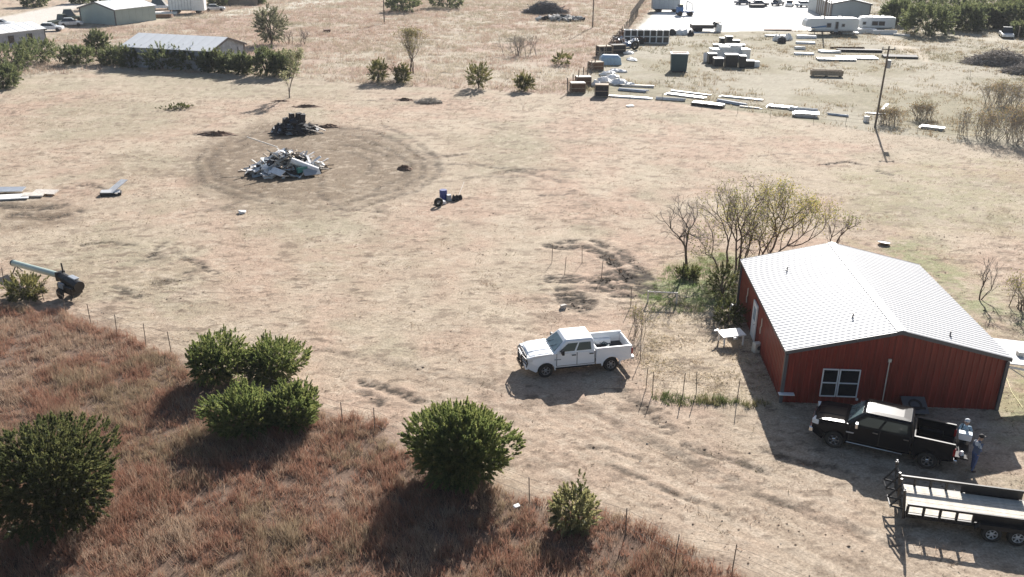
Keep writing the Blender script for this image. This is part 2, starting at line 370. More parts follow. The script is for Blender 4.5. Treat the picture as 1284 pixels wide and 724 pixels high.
rut([(702, 364), (722, 365), (740, 380)], .22, .9); rut([(705, 372), (722, 386), (730, 388)], .34, .85); rut([(715, 372), (735, 384)], .3, .6)
rut([(105, 308), (130, 304), (165, 308)], .18, .5); rut([(190, 322), (200, 312), (207, 307)], .22, .6); rut([(230, 325), (250, 333), (272, 345)], .16, .6)
rut([(200, 355), (230, 350), (237, 342)], .3, .55); rut([(145, 362), (160, 368), (173, 373)], .18, .55); rut([(170, 330), (185, 327), (225, 318)], .2, .4)
rut([(1028, 207), (1060, 203), (1092, 209)], .14, .9); rut([(1100, 215), (1116, 219)], .16, .9); rut([(1190, 210), (1210, 213)], .14, .6); rut([(680, 245), (720, 242)], .2, .5)
rut([(940, 197), (980, 193), (1015, 196)], .12, .4); rut([(620, 218), (660, 212), (720, 214)], .25, .4)
rut([(30, 60), (20, 100), (8, 120), (-10, 140)], .2, .3)

for a in ([(480, 158), (520, 175), (548, 198), (551, 216), (522, 240), (462, 257), (410, 264)], [(470, 168), (508, 182), (531, 202), (530, 220), (498, 239), (440, 252)], [(448, 172), (495, 190), (512, 205), (508, 222), (470, 238)], [(258, 186), (246, 205), (255, 230), (300, 248), (352, 256)], [(280, 180), (263, 202), (276, 228), (328, 246)], [(300, 178), (318, 166), (392, 160), (462, 163), (500, 176)], [(404, 222), (400, 244), (426, 262), (480, 266)], [(415, 188), (446, 192), (470, 204), (462, 218)], [(430, 182), (452, 184), (488, 196)]): rut(a, .20, .36)
rut([(551, 206), (600, 208), (650, 214), (705, 228)], .25, .4); rut([(540, 230), (600, 222), (660, 222)], .2, .3); rut([(300, 252), (280, 262), (230, 270)], .2, .35)
rut([(0, 258), (40, 262), (75, 258)], .35, .6); rut([(20, 270), (60, 274), (98, 266)], .35, .55); rut([(85, 236), (110, 232), (132, 238)], .2, .5); rut([(248, 168), (262, 164), (280, 168)], .3, .6)
rut([(465, 126), (490, 124), (520, 127)], .25, .55); rut([(520, 190), (560, 196), (585, 193)], .25, .5); rut([(340, 64), (300, 70)], .2, .2)
gY = np.concatenate([np.array([-200., -60, -10, 8, 16]), np.arange(20, 24, .5)])
y = 24.0; ys = []
while y < 330: ys.append(y); y += max(.11, (y/F)*(y/26)*1.15) if y < 60 else y*y/F/19
gY = np.concatenate([gY, ys, np.array([350., 400, 480, 600, 900, 1600, 3500, 9000])])
tt = np.concatenate([np.array([-40, -14, -6, -3, -1.9, -1.5]), np.linspace(-1.15, 1.15, 621), np.array([1.5, 1.9, 3, 6, 14, 40])])
half = (np.clip(gY, 20, 400)*.925+8.5)*.56
GX = (half[:, None]*tt[None, :]); GY = np.repeat(gY[:, None], len(tt), 1)
nr, nc = GX.shape; Xg = GX.ravel(); Yg = GY.ravel()
gcol, cl, cl2, f3, f4, mG, mF, mY, wob = ground_colour(Xg, Yg)
Zg = gz(Xg, Yg)
near = (Yg > 15) & (Yg < 330)
def glay(mask, col):
    global gcol
    gcol = gcol*(1-mask[:, None])+np.asarray(col)*mask[:, None]
soilc = np.array([.050, .040, .032])
for pts, w, s in RUTS:
    P = np.array(pts); x0, y0 = P.min(0)-3; x1, y1 = P.max(0)+3
    I = np.where((Xg > x0) & (Xg < x1) & (Yg > y0) & (Yg < y1))[0]
    xi, yi = Xg[I], Yg[I]
    d = dline(xi+(fbm(xi/1.1, yi/1.1, 51, 3)-.5)*.6, yi+(fbm(xi/1.1, yi/1.1, 52, 3)-.5)*.6, pts)
    mk = sst(w*1.7, w*.35, d)*s*sst(.26, .50, fbm(xi/.6, yi/.35, 53, 3))*(.45+.55*sst(.38, .56, fbm(xi/.22, yi/.16, 54, 3)))
    mk = np.minimum(1, mk*1.5); gcol[I] = gcol[I]*(1-mk[:, None]*.95)+soilc*mk[:, None]*.95
    Zg[I] += -.035*mk+.03*s*np.exp(-((d-w*2.1)/(w*.8))**2)*(.2+1.2*f3[I])
# loader tracks circling the rubbish piles
I = np.where(np.hypot(Xg-RING_C[0], Yg-RING_C[1]) < 26)[0]; xi, yi = Xg[I], Yg[I]
ca = np.array(at(400, 209)[:2]); ex = abs(at(546, 210).x-at(258, 210).x)/2*.97; ey = abs(at(395, 158).y-at(395, 262).y)/2
wx = (fbm(xi/5, yi/5, 61, 3)-.5)*5; wy = (fbm(xi/5, yi/5, 62, 3)-.5)*5
for k, (s, amp) in enumerate(((1.0, .95), (.93, .8), (.86, .65), (.72, .6), (.62, .5), (.5, .4))):
    rr = np.hypot((xi-ca[0]+wx*.35+(1.2 if k % 2 else 0))/(ex*s), (yi-ca[1]+wy*.35)/(ey*s)); d = np.abs(rr-1)*(ex+ey)/2*s
    mk = sst(.75, .15, d)*amp*.45*sst(.30, .55, fbm(xi/2.5, yi/2.5, 63+k, 3))*(.5+.5*sst(.36, .6, fbm(xi/.5, yi/.3, 73+k, 3)))
    gcol[I] = gcol[I]*(1-mk[:, None]*.8)+np.array([.105, .078, .055])*mk[:, None]*.8
    Zg[I] += -.03*mk
for p, s, c, amt in ((LOT, .8, (.74, .73, .70), 1.0), (ROAD, 1.2, (.58, .54, .49), .95), (ROAD_FAR, 1.0, (.56, .53, .45), .9), (TRACK_R, 1.0, (.50, .43, .34), .8), (LANE_R, 1., (.46, .41, .32), .7)):
    P = np.array(p); b0 = P.min(0)-6; b1 = P.max(0)+6
    I = np.where((Xg > b0[0]) & (Xg < b1[0]) & (Yg > b0[1]) & (Yg < b1[1]))[0]
    mk = sst(-s, s, sdpoly(Xg[I], Yg[I], p)+wob[I]*.45)*amt
    cc = np.asarray(c)[None, :]*(.93+.12*f3[I])[:, None]
    gcol[I] = gcol[I]*(1-mk[:, None])+cc*mk[:, None]
Zg += near*(cl*.015+cl2*.022+(f3-.5)*.018+(f4-.5)*.030)*(1-.6*mY)
# keep the floor level under the barn and vehicles
barn_poly = [(12.8, 39.3), (23.9, 38.6), (24.8, 51.9), (13.3, 52.6)]
I = np.where(sdpoly(Xg, Yg, barn_poly) > -.4)[0]; Zg[I] = np.minimum(Zg[I], -.02)
gcol *= .98
idx = np.arange(nr*nc).reshape(nr, nc)
Fq = np.stack([idx[:-1, :-1], idx[:-1, 1:], idx[1:, 1:], idx[1:, :-1]], -1).reshape(-1, 4)
mg = bpy.data.materials.new('field_ground'); mg.use_nodes = True; n = mg.node_tree.nodes; l = mg.node_tree.links
b = n['Principled BSDF']; b.inputs['Roughness'].default_value = .95; b.inputs['Specular IOR Level'].default_value = .12
a = n.new('ShaderNodeAttribute'); a.attribute_name = 'col'; tc = n.new('ShaderNodeTexCoord')
nz = n.new('ShaderNodeTexNoise'); nz.inputs['Scale'].default_value = 9.0; nz.inputs['Detail'].default_value = 8; nz.inputs['Roughness'].default_value = .75
l.new(tc.outputs['Object'], nz.inputs['Vector'])
mp = n.new('ShaderNodeMapRange'); mp.inputs[1].default_value = .28; mp.inputs[2].default_value = .72; mp.inputs[3].default_value = .48; mp.inputs[4].default_value = 1.46
l.new(nz.outputs[0], mp.inputs[0])
mx = n.new('ShaderNodeMix'); mx.data_type = 'RGBA'; mx.blend_type = 'MULTIPLY'; mx.inputs[0].default_value = 1
l.new(a.outputs['Color'], mx.inputs[6]); l.new(mp.outputs[0], mx.inputs[7]); l.new(mx.outputs[2], b.inputs['Base Color'])
bp = n.new('ShaderNodeBump'); bp.inputs['Strength'].default_value = .55; bp.inputs['Distance'].default_value = .05; l.new(nz.outputs[0], bp.inputs['Height']); l.new(bp.outputs[0], b.inputs['Normal'])
ground = bpy.data.objects.new('ground', npmesh('ground', np.stack([Xg, Yg, Zg], 1), Fq, mg, gcol, True)); COL.objects.link(ground)
tag(ground, 'mown pinkish tan field with wheel scars, drive and pale gravel lot', kind='structure')

# ================================================================ GRASS (nobody could count it)
def scatter(poly, dens, rng, test=None):
    P = np.array(poly); a0 = P.min(0); a1 = P.max(0); N = int(np.prod(a1-a0)*dens)
    xy = a0+rng.random((N, 2))*(a1-a0); sd_ = sdpoly(xy[:, 0], xy[:, 1], poly)+(fbm(xy[:, 0]/2, xy[:, 1]/2, 71, 3)-.5)*2.2
    k = sd_ > 0
    return xy[k], sd_[k]
def blades(name, xy, per, hmin, hmax, wid, lean, spread, pal, patch, rng, label, wind=(0, 0), matn=None):
    n = len(xy); T = np.repeat(np.arange(n), per); m = len(T)
    P = np.zeros((m, 3)); P[:, :2] = xy[T]+rng.normal(size=(m, 2))*spread
    P[:, 2] = gz(P[:, 0], P[:, 1])-.03
    D = rng.normal(size=(m, 3))*lean; D[:, 2] = 1; D[:, 0] += wind[0]; D[:, 1] += wind[1]
    tl = rng.normal(size=(n, 2))*lean*.6; D[:, :2] += tl[T]
    hs = hmin+(hmax-hmin)*np.clip(fbm(xy[:, 0]/1.8, xy[:, 1]/1.8, 81, 3)*1.3-.15+rng.normal(size=n)*.18, 0, 1)
    L = hs[T]*(.55+.6*rng.random(m))
    pal = np.array(pal); q = np.clip(fbm(xy[:, 0]/patch, xy[:, 1]/patch, 82, 4)*2.6-.8+rng.normal(size=n)*.22, 0, .999)*(len(pal)-1)
    i = q.astype(int); f = (q-i)[:, None]; C = (pal[i]*(1-f)+pal[np.minimum(i+1, len(pal)-1)]*f)[T]*(.72+.5*rng.random((m, 1)))
    V, Fc, Cc = kites(P, D, L, np.full(m, wid)*(.6+.8*rng.random(m)), C, rng, True)
    o = bpy.data.objects.new(name, npmesh(name, V, Fc, matn or M_grass, Cc)); COL.objects.link(o)
    return tag(o, label, kind='stuff')
rg = np.random.default_rng(9)
xy, _ = scatter([(-34, 20), (-44, 56)]+[p for p in GRASS_FRONT if p[0] > -40]+[], 1, rg)   # extent probe only
GF = [(-46, 60)]+[p for p in pxs((0, 383), (60, 390), (130, 408), (215, 446), (290, 478), (400, 520), (470, 535), (520, 575), (640, 612), (690, 632), (790, 652), (850, 688), (905, 716), (935, 735))]+[(7.5, 18), (-40, 18)]
xy, _ = scatter(GF, 27, rg); kk = (np.abs(xy[:, 0]) < xy[:, 1]*.62+4); xy = xy[kk]
keep = fbm(xy[:, 0]/.9, xy[:, 1]/.9, 91, 3)+rg.normal(size=len(xy))*.08 > .31; xy = xy[keep]
blades('dry_grass', xy, 15, .16, .74, .012, .30, .10, [(.36, .28, .19), (.38, .27, .19), (.36, .205, .145), (.33, .175, .12), (.42, .265, .19), (.46, .35, .26)], 3.2, rg, 'tall russet dry grass filling the near corner of the field', (-.10, -.05))
xy, _ = scatter(GARDEN, 34, rg); keep = fbm(xy[:, 0]/.8, xy[:, 1]/.8, 93, 3)+rg.normal(size=len(xy))*.08 > .33; xy = xy[keep]
blades('matted_grass', xy, 8, .06, .36, .020, 1.9, .16, [(.44, .37, .25), (.58, .50, .37), (.66, .57, .43), (.60, .50, .37), (.46, .36, .26)], 2.0, rg, 'pale matted straw grass in the fenced patch beside the barn', (-.25, -.1))
E4 = GREEN[0]
xy, _ = scatter(E4, 22, rg)
blades('green_grass', xy, 10, .10, .40, .014, .45, .10, [(.15, .22, .075), (.22, .30, .11), (.27, .30, .14), (.34, .32, .20)], 1.6, rg, 'green grass under the bare trees behind the barn')
strip = pxs((820, 492), (880, 498), (960, 502), (975, 512), (880, 510), (820, 505))
xy, _ = scatter(strip, 30, rg)
blades('weed_strip', xy, 12, .15, .55, .014, .35, .08, [(.08, .12, .04), (.14, .17, .06), (.25, .22, .11)], 1.2, rg, 'green weeds along the front edge of the straw patch')
xy, _ = scatter(FAR_FIELD, 2.7, rg); kk = (np.abs(xy[:, 0]) < xy[:, 1]*.66+6); xy = xy[kk]
keep = fbm(xy[:, 0]/3, xy[:, 1]/2, 95, 3)+rg.normal(size=len(xy))*.08 > .36; xy = xy[keep]
blades('field_grass', xy, 8, .25, .75, .03, .35, .30, [(.40, .35, .26), (.49, .42, .32), (.46, .345, .275), (.44, .31, .25), (.49, .39, .31), (.52, .46, .36)], 9, rg, 'tall pink tan grass of the far field beyond the fence line')
xy, _ = scatter(YARD, 1.35, rg); d = sdpoly(xy[:, 0], xy[:, 1], LOT)
kk = (d < -2) & (np.abs(xy[:, 0]) < xy[:, 1]*.66+6) & (fbm(xy[:, 0]/5, xy[:, 1]/5, 97, 4)+(xy[:, 0]-40)*.0022+rg.normal(size=len(xy))*.06 > .52); xy = xy[kk]
blades('yard_weeds', xy, 7, .12, .65, .04, .45, .30, [(.22, .20, .12), (.38, .31, .20), (.34, .25, .165), (.42, .36, .25)], 6, rg, 'patchy weeds growing over the storage yard')
MOWN = [(-40, 58), (-26, 50), (-18, 42), (-9, 35), (1, 31.5), (5, 27), (9, 24), (34, 24), (52, 95), (8, 118), (-40, 118), (-75, 122)]
xy, _ = scatter(MOWN, 5.2, rg); kk = (np.abs(xy[:, 0]) < xy[:, 1]*.62+4) & (sdpoly(xy[:, 0], xy[:, 1], barn_poly) < -.2); xy = xy[kk]
keep = fbm(xy[:, 0]/1.4, xy[:, 1]/1.1, 99, 4)+rg.normal(size=len(xy))*.10 > .47; xy = xy[keep]
blades('mown_straw', xy, 6, .06, .28, .018, 1.7, .18, [(.24, .21, .13), (.46, .37, .27), (.20, .14, .10), (.48, .34, .25), (.42, .30, .22), (.56, .47, .37)], 5, rg, 'short cut straw lying over the mown field')
CN = 26000
cx_ = rg.random((CN, 2))*np.array([130., 100.])+np.array([-70., 22.]); kk = (np.abs(cx_[:, 0]) < cx_[:, 1]*.62+4) & (sdpoly(cx_[:, 0], cx_[:, 1], MOWN) > 0) & (sdpoly(cx_[:, 0], cx_[:, 1], barn_poly) < -.5)
kk &= (fbm(cx_[:, 0]/3.5, cx_[:, 1]/1.6, 101, 4)+rg.normal(size=CN)*.05 > .575); cx_ = cx_[kk]; n = len(cx_)
rp_ = []
for pts, w, s in RUTS:
    for (ax_, ay_), (bx_, by_) in zip(pts[:-1], pts[1:]):
        k_ = int(math.hypot(bx_-ax_, by_-ay_)*9*(s > .8)*(.5+w)); q_ = rg.random(k_); rp_.append(np.stack([ax_+(bx_-ax_)*q_, ay_+(by_-ay_)*q_], 1)+rg.normal(size=(k_, 2))*w*.8)
rp_ = np.concatenate(rp_); nfree = len(cx_); cx_ = np.concatenate([cx_, rp_]); n = len(cx_)
sz = .03+.055*rg.random(n)**2.6; an = rg.random(n)*6.28; V = np.zeros((n, 5, 3)); st_ = 1+1.2*rg.random(n)
for j in range(4):
    a_ = an+j*np.pi/2+rg.normal(size=n)*.25; V[:, j, 0] = cx_[:, 0]+np.cos(a_)*sz*st_; V[:, j, 1] = cx_[:, 1]+np.sin(a_)*sz; V[:, j, 2] = gz(cx_[:, 0], cx_[:, 1])-.03
V[:, 4, 0] = cx_[:, 0]+rg.normal(size=n)*sz*.3; V[:, 4, 1] = cx_[:, 1]+rg.normal(size=n)*sz*.3; V[:, 4, 2] = gz(cx_[:, 0], cx_[:, 1])+sz*.75
b5 = np.arange(n)[:, None]*5; Fc = np.stack([np.concatenate([b5+j, b5+(j+1) % 4, b5+4], 1) for j in range(4)], 1).reshape(-1, 3)
cc = np.array([.19, .135, .095])*(.6+.9*rg.random((n, 1))); cc[rg.random(n) < .10] = (.40, .36, .30); cc[nfree:] = np.array([.10, .075, .055])*(.5+rg.random((n-nfree, 1)))
o = bpy.data.objects.new('soil_clods', npmesh('soil_clods', V.reshape(-1, 3), Fc, M_grass, np.repeat(cc, 5, 0))); COL.objects.link(o); tag(o, 'brown soil clods strewn over the mown field', kind='stuff')
fr = pxs((1085, 160), (1200, 168), (1290, 165), (1290, 190), (1200, 182), (1090, 170))
# ================================================================ RED BARN
BR, BW, BL, BHE, BHR = -.0518, 10.456, 12.4, 2.83, 4.05
BO = Vector((13.28, 39.87, 0))
barn = thing('red_barn', 'red metal barn with a white ribbed gable roof and dark trim', 'barn', BO, BR)
Mb = barn.matrix_basis.copy() if False else Matrix.Translation(BO) @ Matrix.Rotation(BR, 4, 'Z')
Mbi = Mb.inverted()
def front_px(px, py):                                        # pixel on the front gable wall -> barn coordinates
    return Mbi @ onplane(px, py, BO, Mb.to_3x3() @ Vector((0, -1, 0)))
def left_px(px, py):
    return Mbi @ onplane(px, py, BO, Mb.to_3x3() @ Vector((-1, 0, 0)))
def top_at(x): return BHE+(BHR-BHE)*(1-abs(x-BW/2)/(BW/2))
def ribbed(w, h0, h1, z0=-.12, rib=.022, n=3):               # upright siding panel, along +x, outside is -y
    xs = [0]; ds = [0]
    for k in range(n):
        c = w*(k+.5)/n
        xs += [c-.045, c-.025, c+.025, c+.045]; ds += [0, rib, rib, 0]
    xs.append(w); ds.append(0); m = MB(); vs = []
    for x, d in zip(xs, ds): vs += [(x, -d, z0), (x, -d, h0+(h1-h0)*x/w)]
    m.add(vs, [(2*k, 2*k+2, 2*k+3, 2*k+1) for k in range(len(xs)-1)])
    e = len(m.v); m.add([(0, .02, z0), (w, .02, z0), (w, .02, h1), (0, .02, h0)], [(0, 1, 2, 3)])
    return m
NP = 12; pw = BW/NP
for k in range(NP):
    h0, h1 = top_at(k*pw)-.03, top_at((k+1)*pw)-.03
    me = ribbed(pw-.006, h0, h1).mesh('wall_panel', M_red)
    link('wall_panel', me, barn, (k*pw+.003, .06, 0))
    link('wall_panel', me, barn, ((k+1)*pw, BL-.06, 0), (0, 0, math.pi), (1, 1, 1)) if abs(h0-h1) < 1e-6 else \
        link('wall_panel', ribbed(pw-.006, h1, h0).mesh('wall_panel', M_red), barn, ((k+1)*pw-.003, BL-.06, 0), (0, 0, math.pi))
NS = 14; ps = (BL-.12)/NS
mes = ribbed(ps-.006, BHE-.04, BHE-.04).mesh('wall_panel', M_red)
for k in range(NS):
    link('wall_panel', mes, barn, (.06, BL-.06-k*ps, 0), (0, 0, -math.pi/2))
    link('wall_panel', mes, barn, (BW-.06, .06+k*ps, 0), (0, 0, math.pi/2))
# roof panels
OV = .10; sl = math.atan2(BHR-BHE, BW/2); RL = (BW/2+OV)/math.cos(sl); NRF = 14; pr = (BL+2*OV)/NRF
def roof_panel(w, h):
    m = MB(); xs = [0]; zs = [0]
    for k in range(3):
        c = w*(k+.5)/3; xs += [c-.10, c-.035, c+.035, c+.10]; zs += [0, .026, .026, 0]
    xs.append(w); zs.append(0); vs = []
    for x, z in zip(xs, zs): vs += [(x, 0, z), (x, h, z)]
    m.add(vs, [(2*k, 2*k+2, 2*k+3, 2*k+1) for k in range(len(xs)-1)])
    m.add([(0, 0, -.03), (w, 0, -.03), (w, h, -.03), (0, h, -.03)], [(0, 3, 2, 1)])
    m.add([(0, 0, -.03), (w, 0, -.03), (w, 0, 0), (0, 0, 0)], [(0, 1, 2, 3)])
    return m.mesh('roof_panel', M_roof)
rp = roof_panel(pr-.008, RL)
for k in range(NRF):
    o = link('roof_panel', rp, barn); M = Matrix.Translation((-OV, BL+OV-k*pr, BHE-OV*math.tan(sl)+.03)) @ Matrix.Rotation(-math.pi/2, 4, 'Z') @ Matrix.Rotation(sl, 4, 'X'); o.matrix_basis = M
    o = link('roof_panel', rp, barn); M = Matrix.Translation((BW+OV, -OV+k*pr, BHE-OV*math.tan(sl)+.03)) @ Matrix.Rotation(math.pi/2, 4, 'Z') @ Matrix.Rotation(sl, 4, 'X'); o.matrix_basis = M
m = MB(); zc = BHR+.075
m.add([(BW/2-.24, -OV-.01, zc-.052), (BW/2, -OV-.01, zc+.012), (BW/2+.24, -OV-.01, zc-.052), (BW/2-.24, BL+OV+.01, zc-.052), (BW/2, BL+OV+.01, zc+.012), (BW/2+.24, BL+OV+.01, zc-.052)], [(0, 1, 4, 3), (1, 2, 5, 4), (0, 2, 1), (3, 4, 5), (0, 3, 5, 2)])
m.build('ridge_cap', M_roof, barn)
for s in (0, 1):                                             # rake trim, front and back; corner trim; eave trim
    for side in (0, 1):
        m = MB(); x0, x1 = (-OV, BW/2) if side == 0 else (BW+OV, BW/2)
        z0, z1 = BHE-OV*math.tan(sl), BHR
        yy = -OV-.025 if s == 0 else BL+OV+.005
        m.add([(x0, yy, z0-.14), (x1, yy, z1-.14), (x1, yy, z1+.05), (x0, yy, z0+.05), (x0, yy+.02, z0-.14), (x1, yy+.02, z1-.14), (x1, yy+.02, z1+.05), (x0, yy+.02, z0+.05)],
              [(0, 1, 2, 3), (4, 7, 6, 5), (0, 4, 5, 1), (3, 2, 6, 7), (0, 3, 7, 4), (1, 5, 6, 2)])
        m.build('rake_trim', M_trim, barn)
        cx = .02 if side == 0 else BW-.02; cy = .02 if s == 0 else BL-.02
        MB().box((cx, cy, (BHE-.2)/2-.06), (.15, .15, BHE-.10)).build('corner_trim', M_trim, barn)
for x in (-OV+.012, BW+OV-.012): MB().box((x, BL/2, BHE-.075), (.02, BL+2*OV-.06, .12)).build('eave_trim', M_trim, barn)
# twin front window
def window(xa, za, xb, zb, y):
    w = thing_part('window', barn, ((xa+xb)/2, y, (za+zb)/2)); W, Hh = xb-xa, zb-za
    m = MB()
    for s in (-1, 1): m.box((s*(W/2-.025), 0, 0), (.05, .06, Hh))
    for s in (-1, 1): m.box((0, 0, s*(Hh/2-.025)), (W-.102, .06, .05))
    m.box((0, -.002, 0), (W-.102, .055, .045)); m.build('window_frame', M_white, w)
    MB().box((0, .018, Hh/4), (W-.104, .01, Hh/2-.08)).build('pane', M_glass, w); MB().box((0, .018, -Hh/4), (W-.104, .01, Hh/2-.08)).build('pane', M_glass, w)
def thing_part(name, parent, loc):
    # frame outline carries the part; panes and frame hang from it
    o = MB().box((0, .05, 0), (.3, .01, .3)).build(name, M_trim, parent, loc=loc); return o
a1, b1 = front_px(1027, 497), front_px(1048.5, 463); a2, b2 = front_px(1053, 497.5), front_px(1077, 464)
zt = (b1.z+b2.z)/2; zb_ = (a1.z+a2.z)/2
window(a1.x, zb_, (front_px(1050.5, 480)).x-.02, zt, -.005); window((front_px(1050.5, 480)).x+.02, zb_, (front_px(1077, 480)).x, zt, -.005)
c0, c1 = front_px(1104, 500), front_px(1115.5, 452)
m = MB().cyl((c1.x, -.02, c1.z-.06), (c1.x+.01, -.02, .02), .028, n=8); m.build('conduit_pipe', M_cream, barn)
MB().box((c1.x, -.04, c1.z), (.14, .09, .16)).build('meter_box', M_cream, barn, bevel=.01)
k = front_px(982.5, 492); MB().box((.20, -.17, max(.45, k.z)), (.75, .28, .035)).build('wall_shelf', M_white, barn)
MB().box((front_px(1075, 496).x, -.02, zb_-.1), (.10, .08, .10)).build('outlet_box', M_white, barn)
# left wall: white door, conduits
d0, d1 = left_px(942.5, 424), left_px(948, 377)
dy = (left_px(942, 424).y+left_px(945, 424).y)/2
door = MB().box((-.005, 7.35, 1.03), (.05, .92, 2.06)).build('door', M_white, barn)
m = MB()
for s in (-1, 1): m.box((-.015, 7.35+s*.50, 1.05), (.07, .07, 2.10))
m.box((-.015, 7.35, 2.135), (.07, 1.07, .07)); m.build('door_frame', M_white, door)
MB().box((-.036, 7.35, 1.50), (.012, .55, .75)).build('pane', mat('pale_door_glass', (.35, .42, .48), .15), door)
MB().lathe([(0, -.11), (.035, -.10), (.035, -.07), (.012, -.06), (.012, 0)], (-.02, 7.0, 1.0), 'X', 8).build('door_knob', M_chrome, door)
for yy, zz in ((5.6, 1.55), (9.8, 1.6)):
    MB().path([(-.03, yy, zz-.45), (-.03, yy+.05, zz-.1), (-.03, yy-.12, zz+.05), (-.03, yy-.10, zz+.5)], .03, 5).build('conduit_pipe', M_cream, barn)
for xx, yy in ((3.6, 2.2), (7.9, .9), (2.0, 9.5)):           # roof vents
    zz = top_at(xx)+.03; MB().cyl((xx, yy, zz-.05), (xx, yy, zz+.26), .04, n=8).cyl((xx, yy, zz-.02), (xx, yy, zz+.04), .10, .06, n=8).build('vent_pipe', M_trim, barn)

# lean-to awning on the right side
lt = thing('awning', 'low white awning jutting from the far right corner of the red barn', 'awning', Mb @ Vector((BW+.12, .4, 0)), BR)
m = MB(); m.add([(0, 0, 2.30), (2.9, 0, 2.05), (2.9, 3.0, 2.05), (0, 3.0, 2.30), (0, 0, 2.35), (2.9, 0, 2.10), (2.9, 3.0, 2.10), (0, 3.0, 2.35)], [(0, 3, 2, 1), (4, 5, 6, 7), (0, 1, 5, 4), (1, 2, 6, 5), (2, 3, 7, 6), (3, 0, 4, 7)])
m.build('awning_roof', M_roof, lt)
for x, y in ((2.8, .1), (2.8, 2.9)): MB().box((x, y, 1.0), (.09, .09, 2.09)).build('post', M_white, lt)
m = MB(); m.add([(0, .03, 2.28), (1.1, -.25, 1.62), (1.1, -.20, 1.56), (0, .08, 2.20)], [(0, 1, 2, 3)]); m.box((.9, .0, 2.02), (1.8, .05, .10), ry=.18).build('brace', M_white, lt)
MB().box((1.15, 1.1, 2.36), (.30, .30, .22), ry=.09).build('vent_cap', M_cream, lt, bevel=.02)
h = [at(1262, 475), at(1268, 492), at(1276, 503), at(1282, 512)]
tag(MB().path([(p.x, p.y, .03) for p in h], .011, 5).build('garden_hose', M_yellow), 'yellow hose lying on the grass beside the barn corner', 'hose')

# ================================================================ PICKUPS
def wheel(parent, x, y, r, w, side, paint=M_alloy, label=None):
    # side: +1 outer face towards +y
    t = MB().lathe([(r*.58, -w/2), (r*.86, -w/2), (r*.97, -w*.38), (r, -w*.2), (r, w*.2), (r*.97, w*.38), (r*.86, w/2), (r*.58, w/2)], (0, 0, 0), 'Y', 28, True)
    wh = t.build('wheel', M_tyre, parent, smooth=True); wh.location = (x, y, r)
    m = MB().lathe([(r*.60, side*w*.40), (r*.57, side*w*.47), (r*.51, side*w*.46), (r*.50, side*w*.20)], (0, 0, 0), 'Y', 24)
    m.lathe([(r*.20, side*w*.16), (r*.20, side*w*.34), (r*.12, side*w*.40), (0.001, side*w*.40)], (0, 0, 0), 'Y', 12)
    for k in range(6):
        t_ = 2*math.pi*k/6; c, s = math.cos(t_), math.sin(t_)
        m.box((c*r*.36, side*w*.36, s*r*.36), (r*.34, w*.10, r*.15), ry=-t_)
    m.build('rim', paint, wh)
    MB().lathe([(r*.50, side*w*.10), (r*.50, side*w*.06), (.001, side*w*.06)], (0, 0, 0), 'Y', 16).lathe([(r*.50, side*w*.10), (.001, side*w*.10)], (0, 0, 0), 'Y', 16).build('brake_disc', M_black, wh)
    return wh
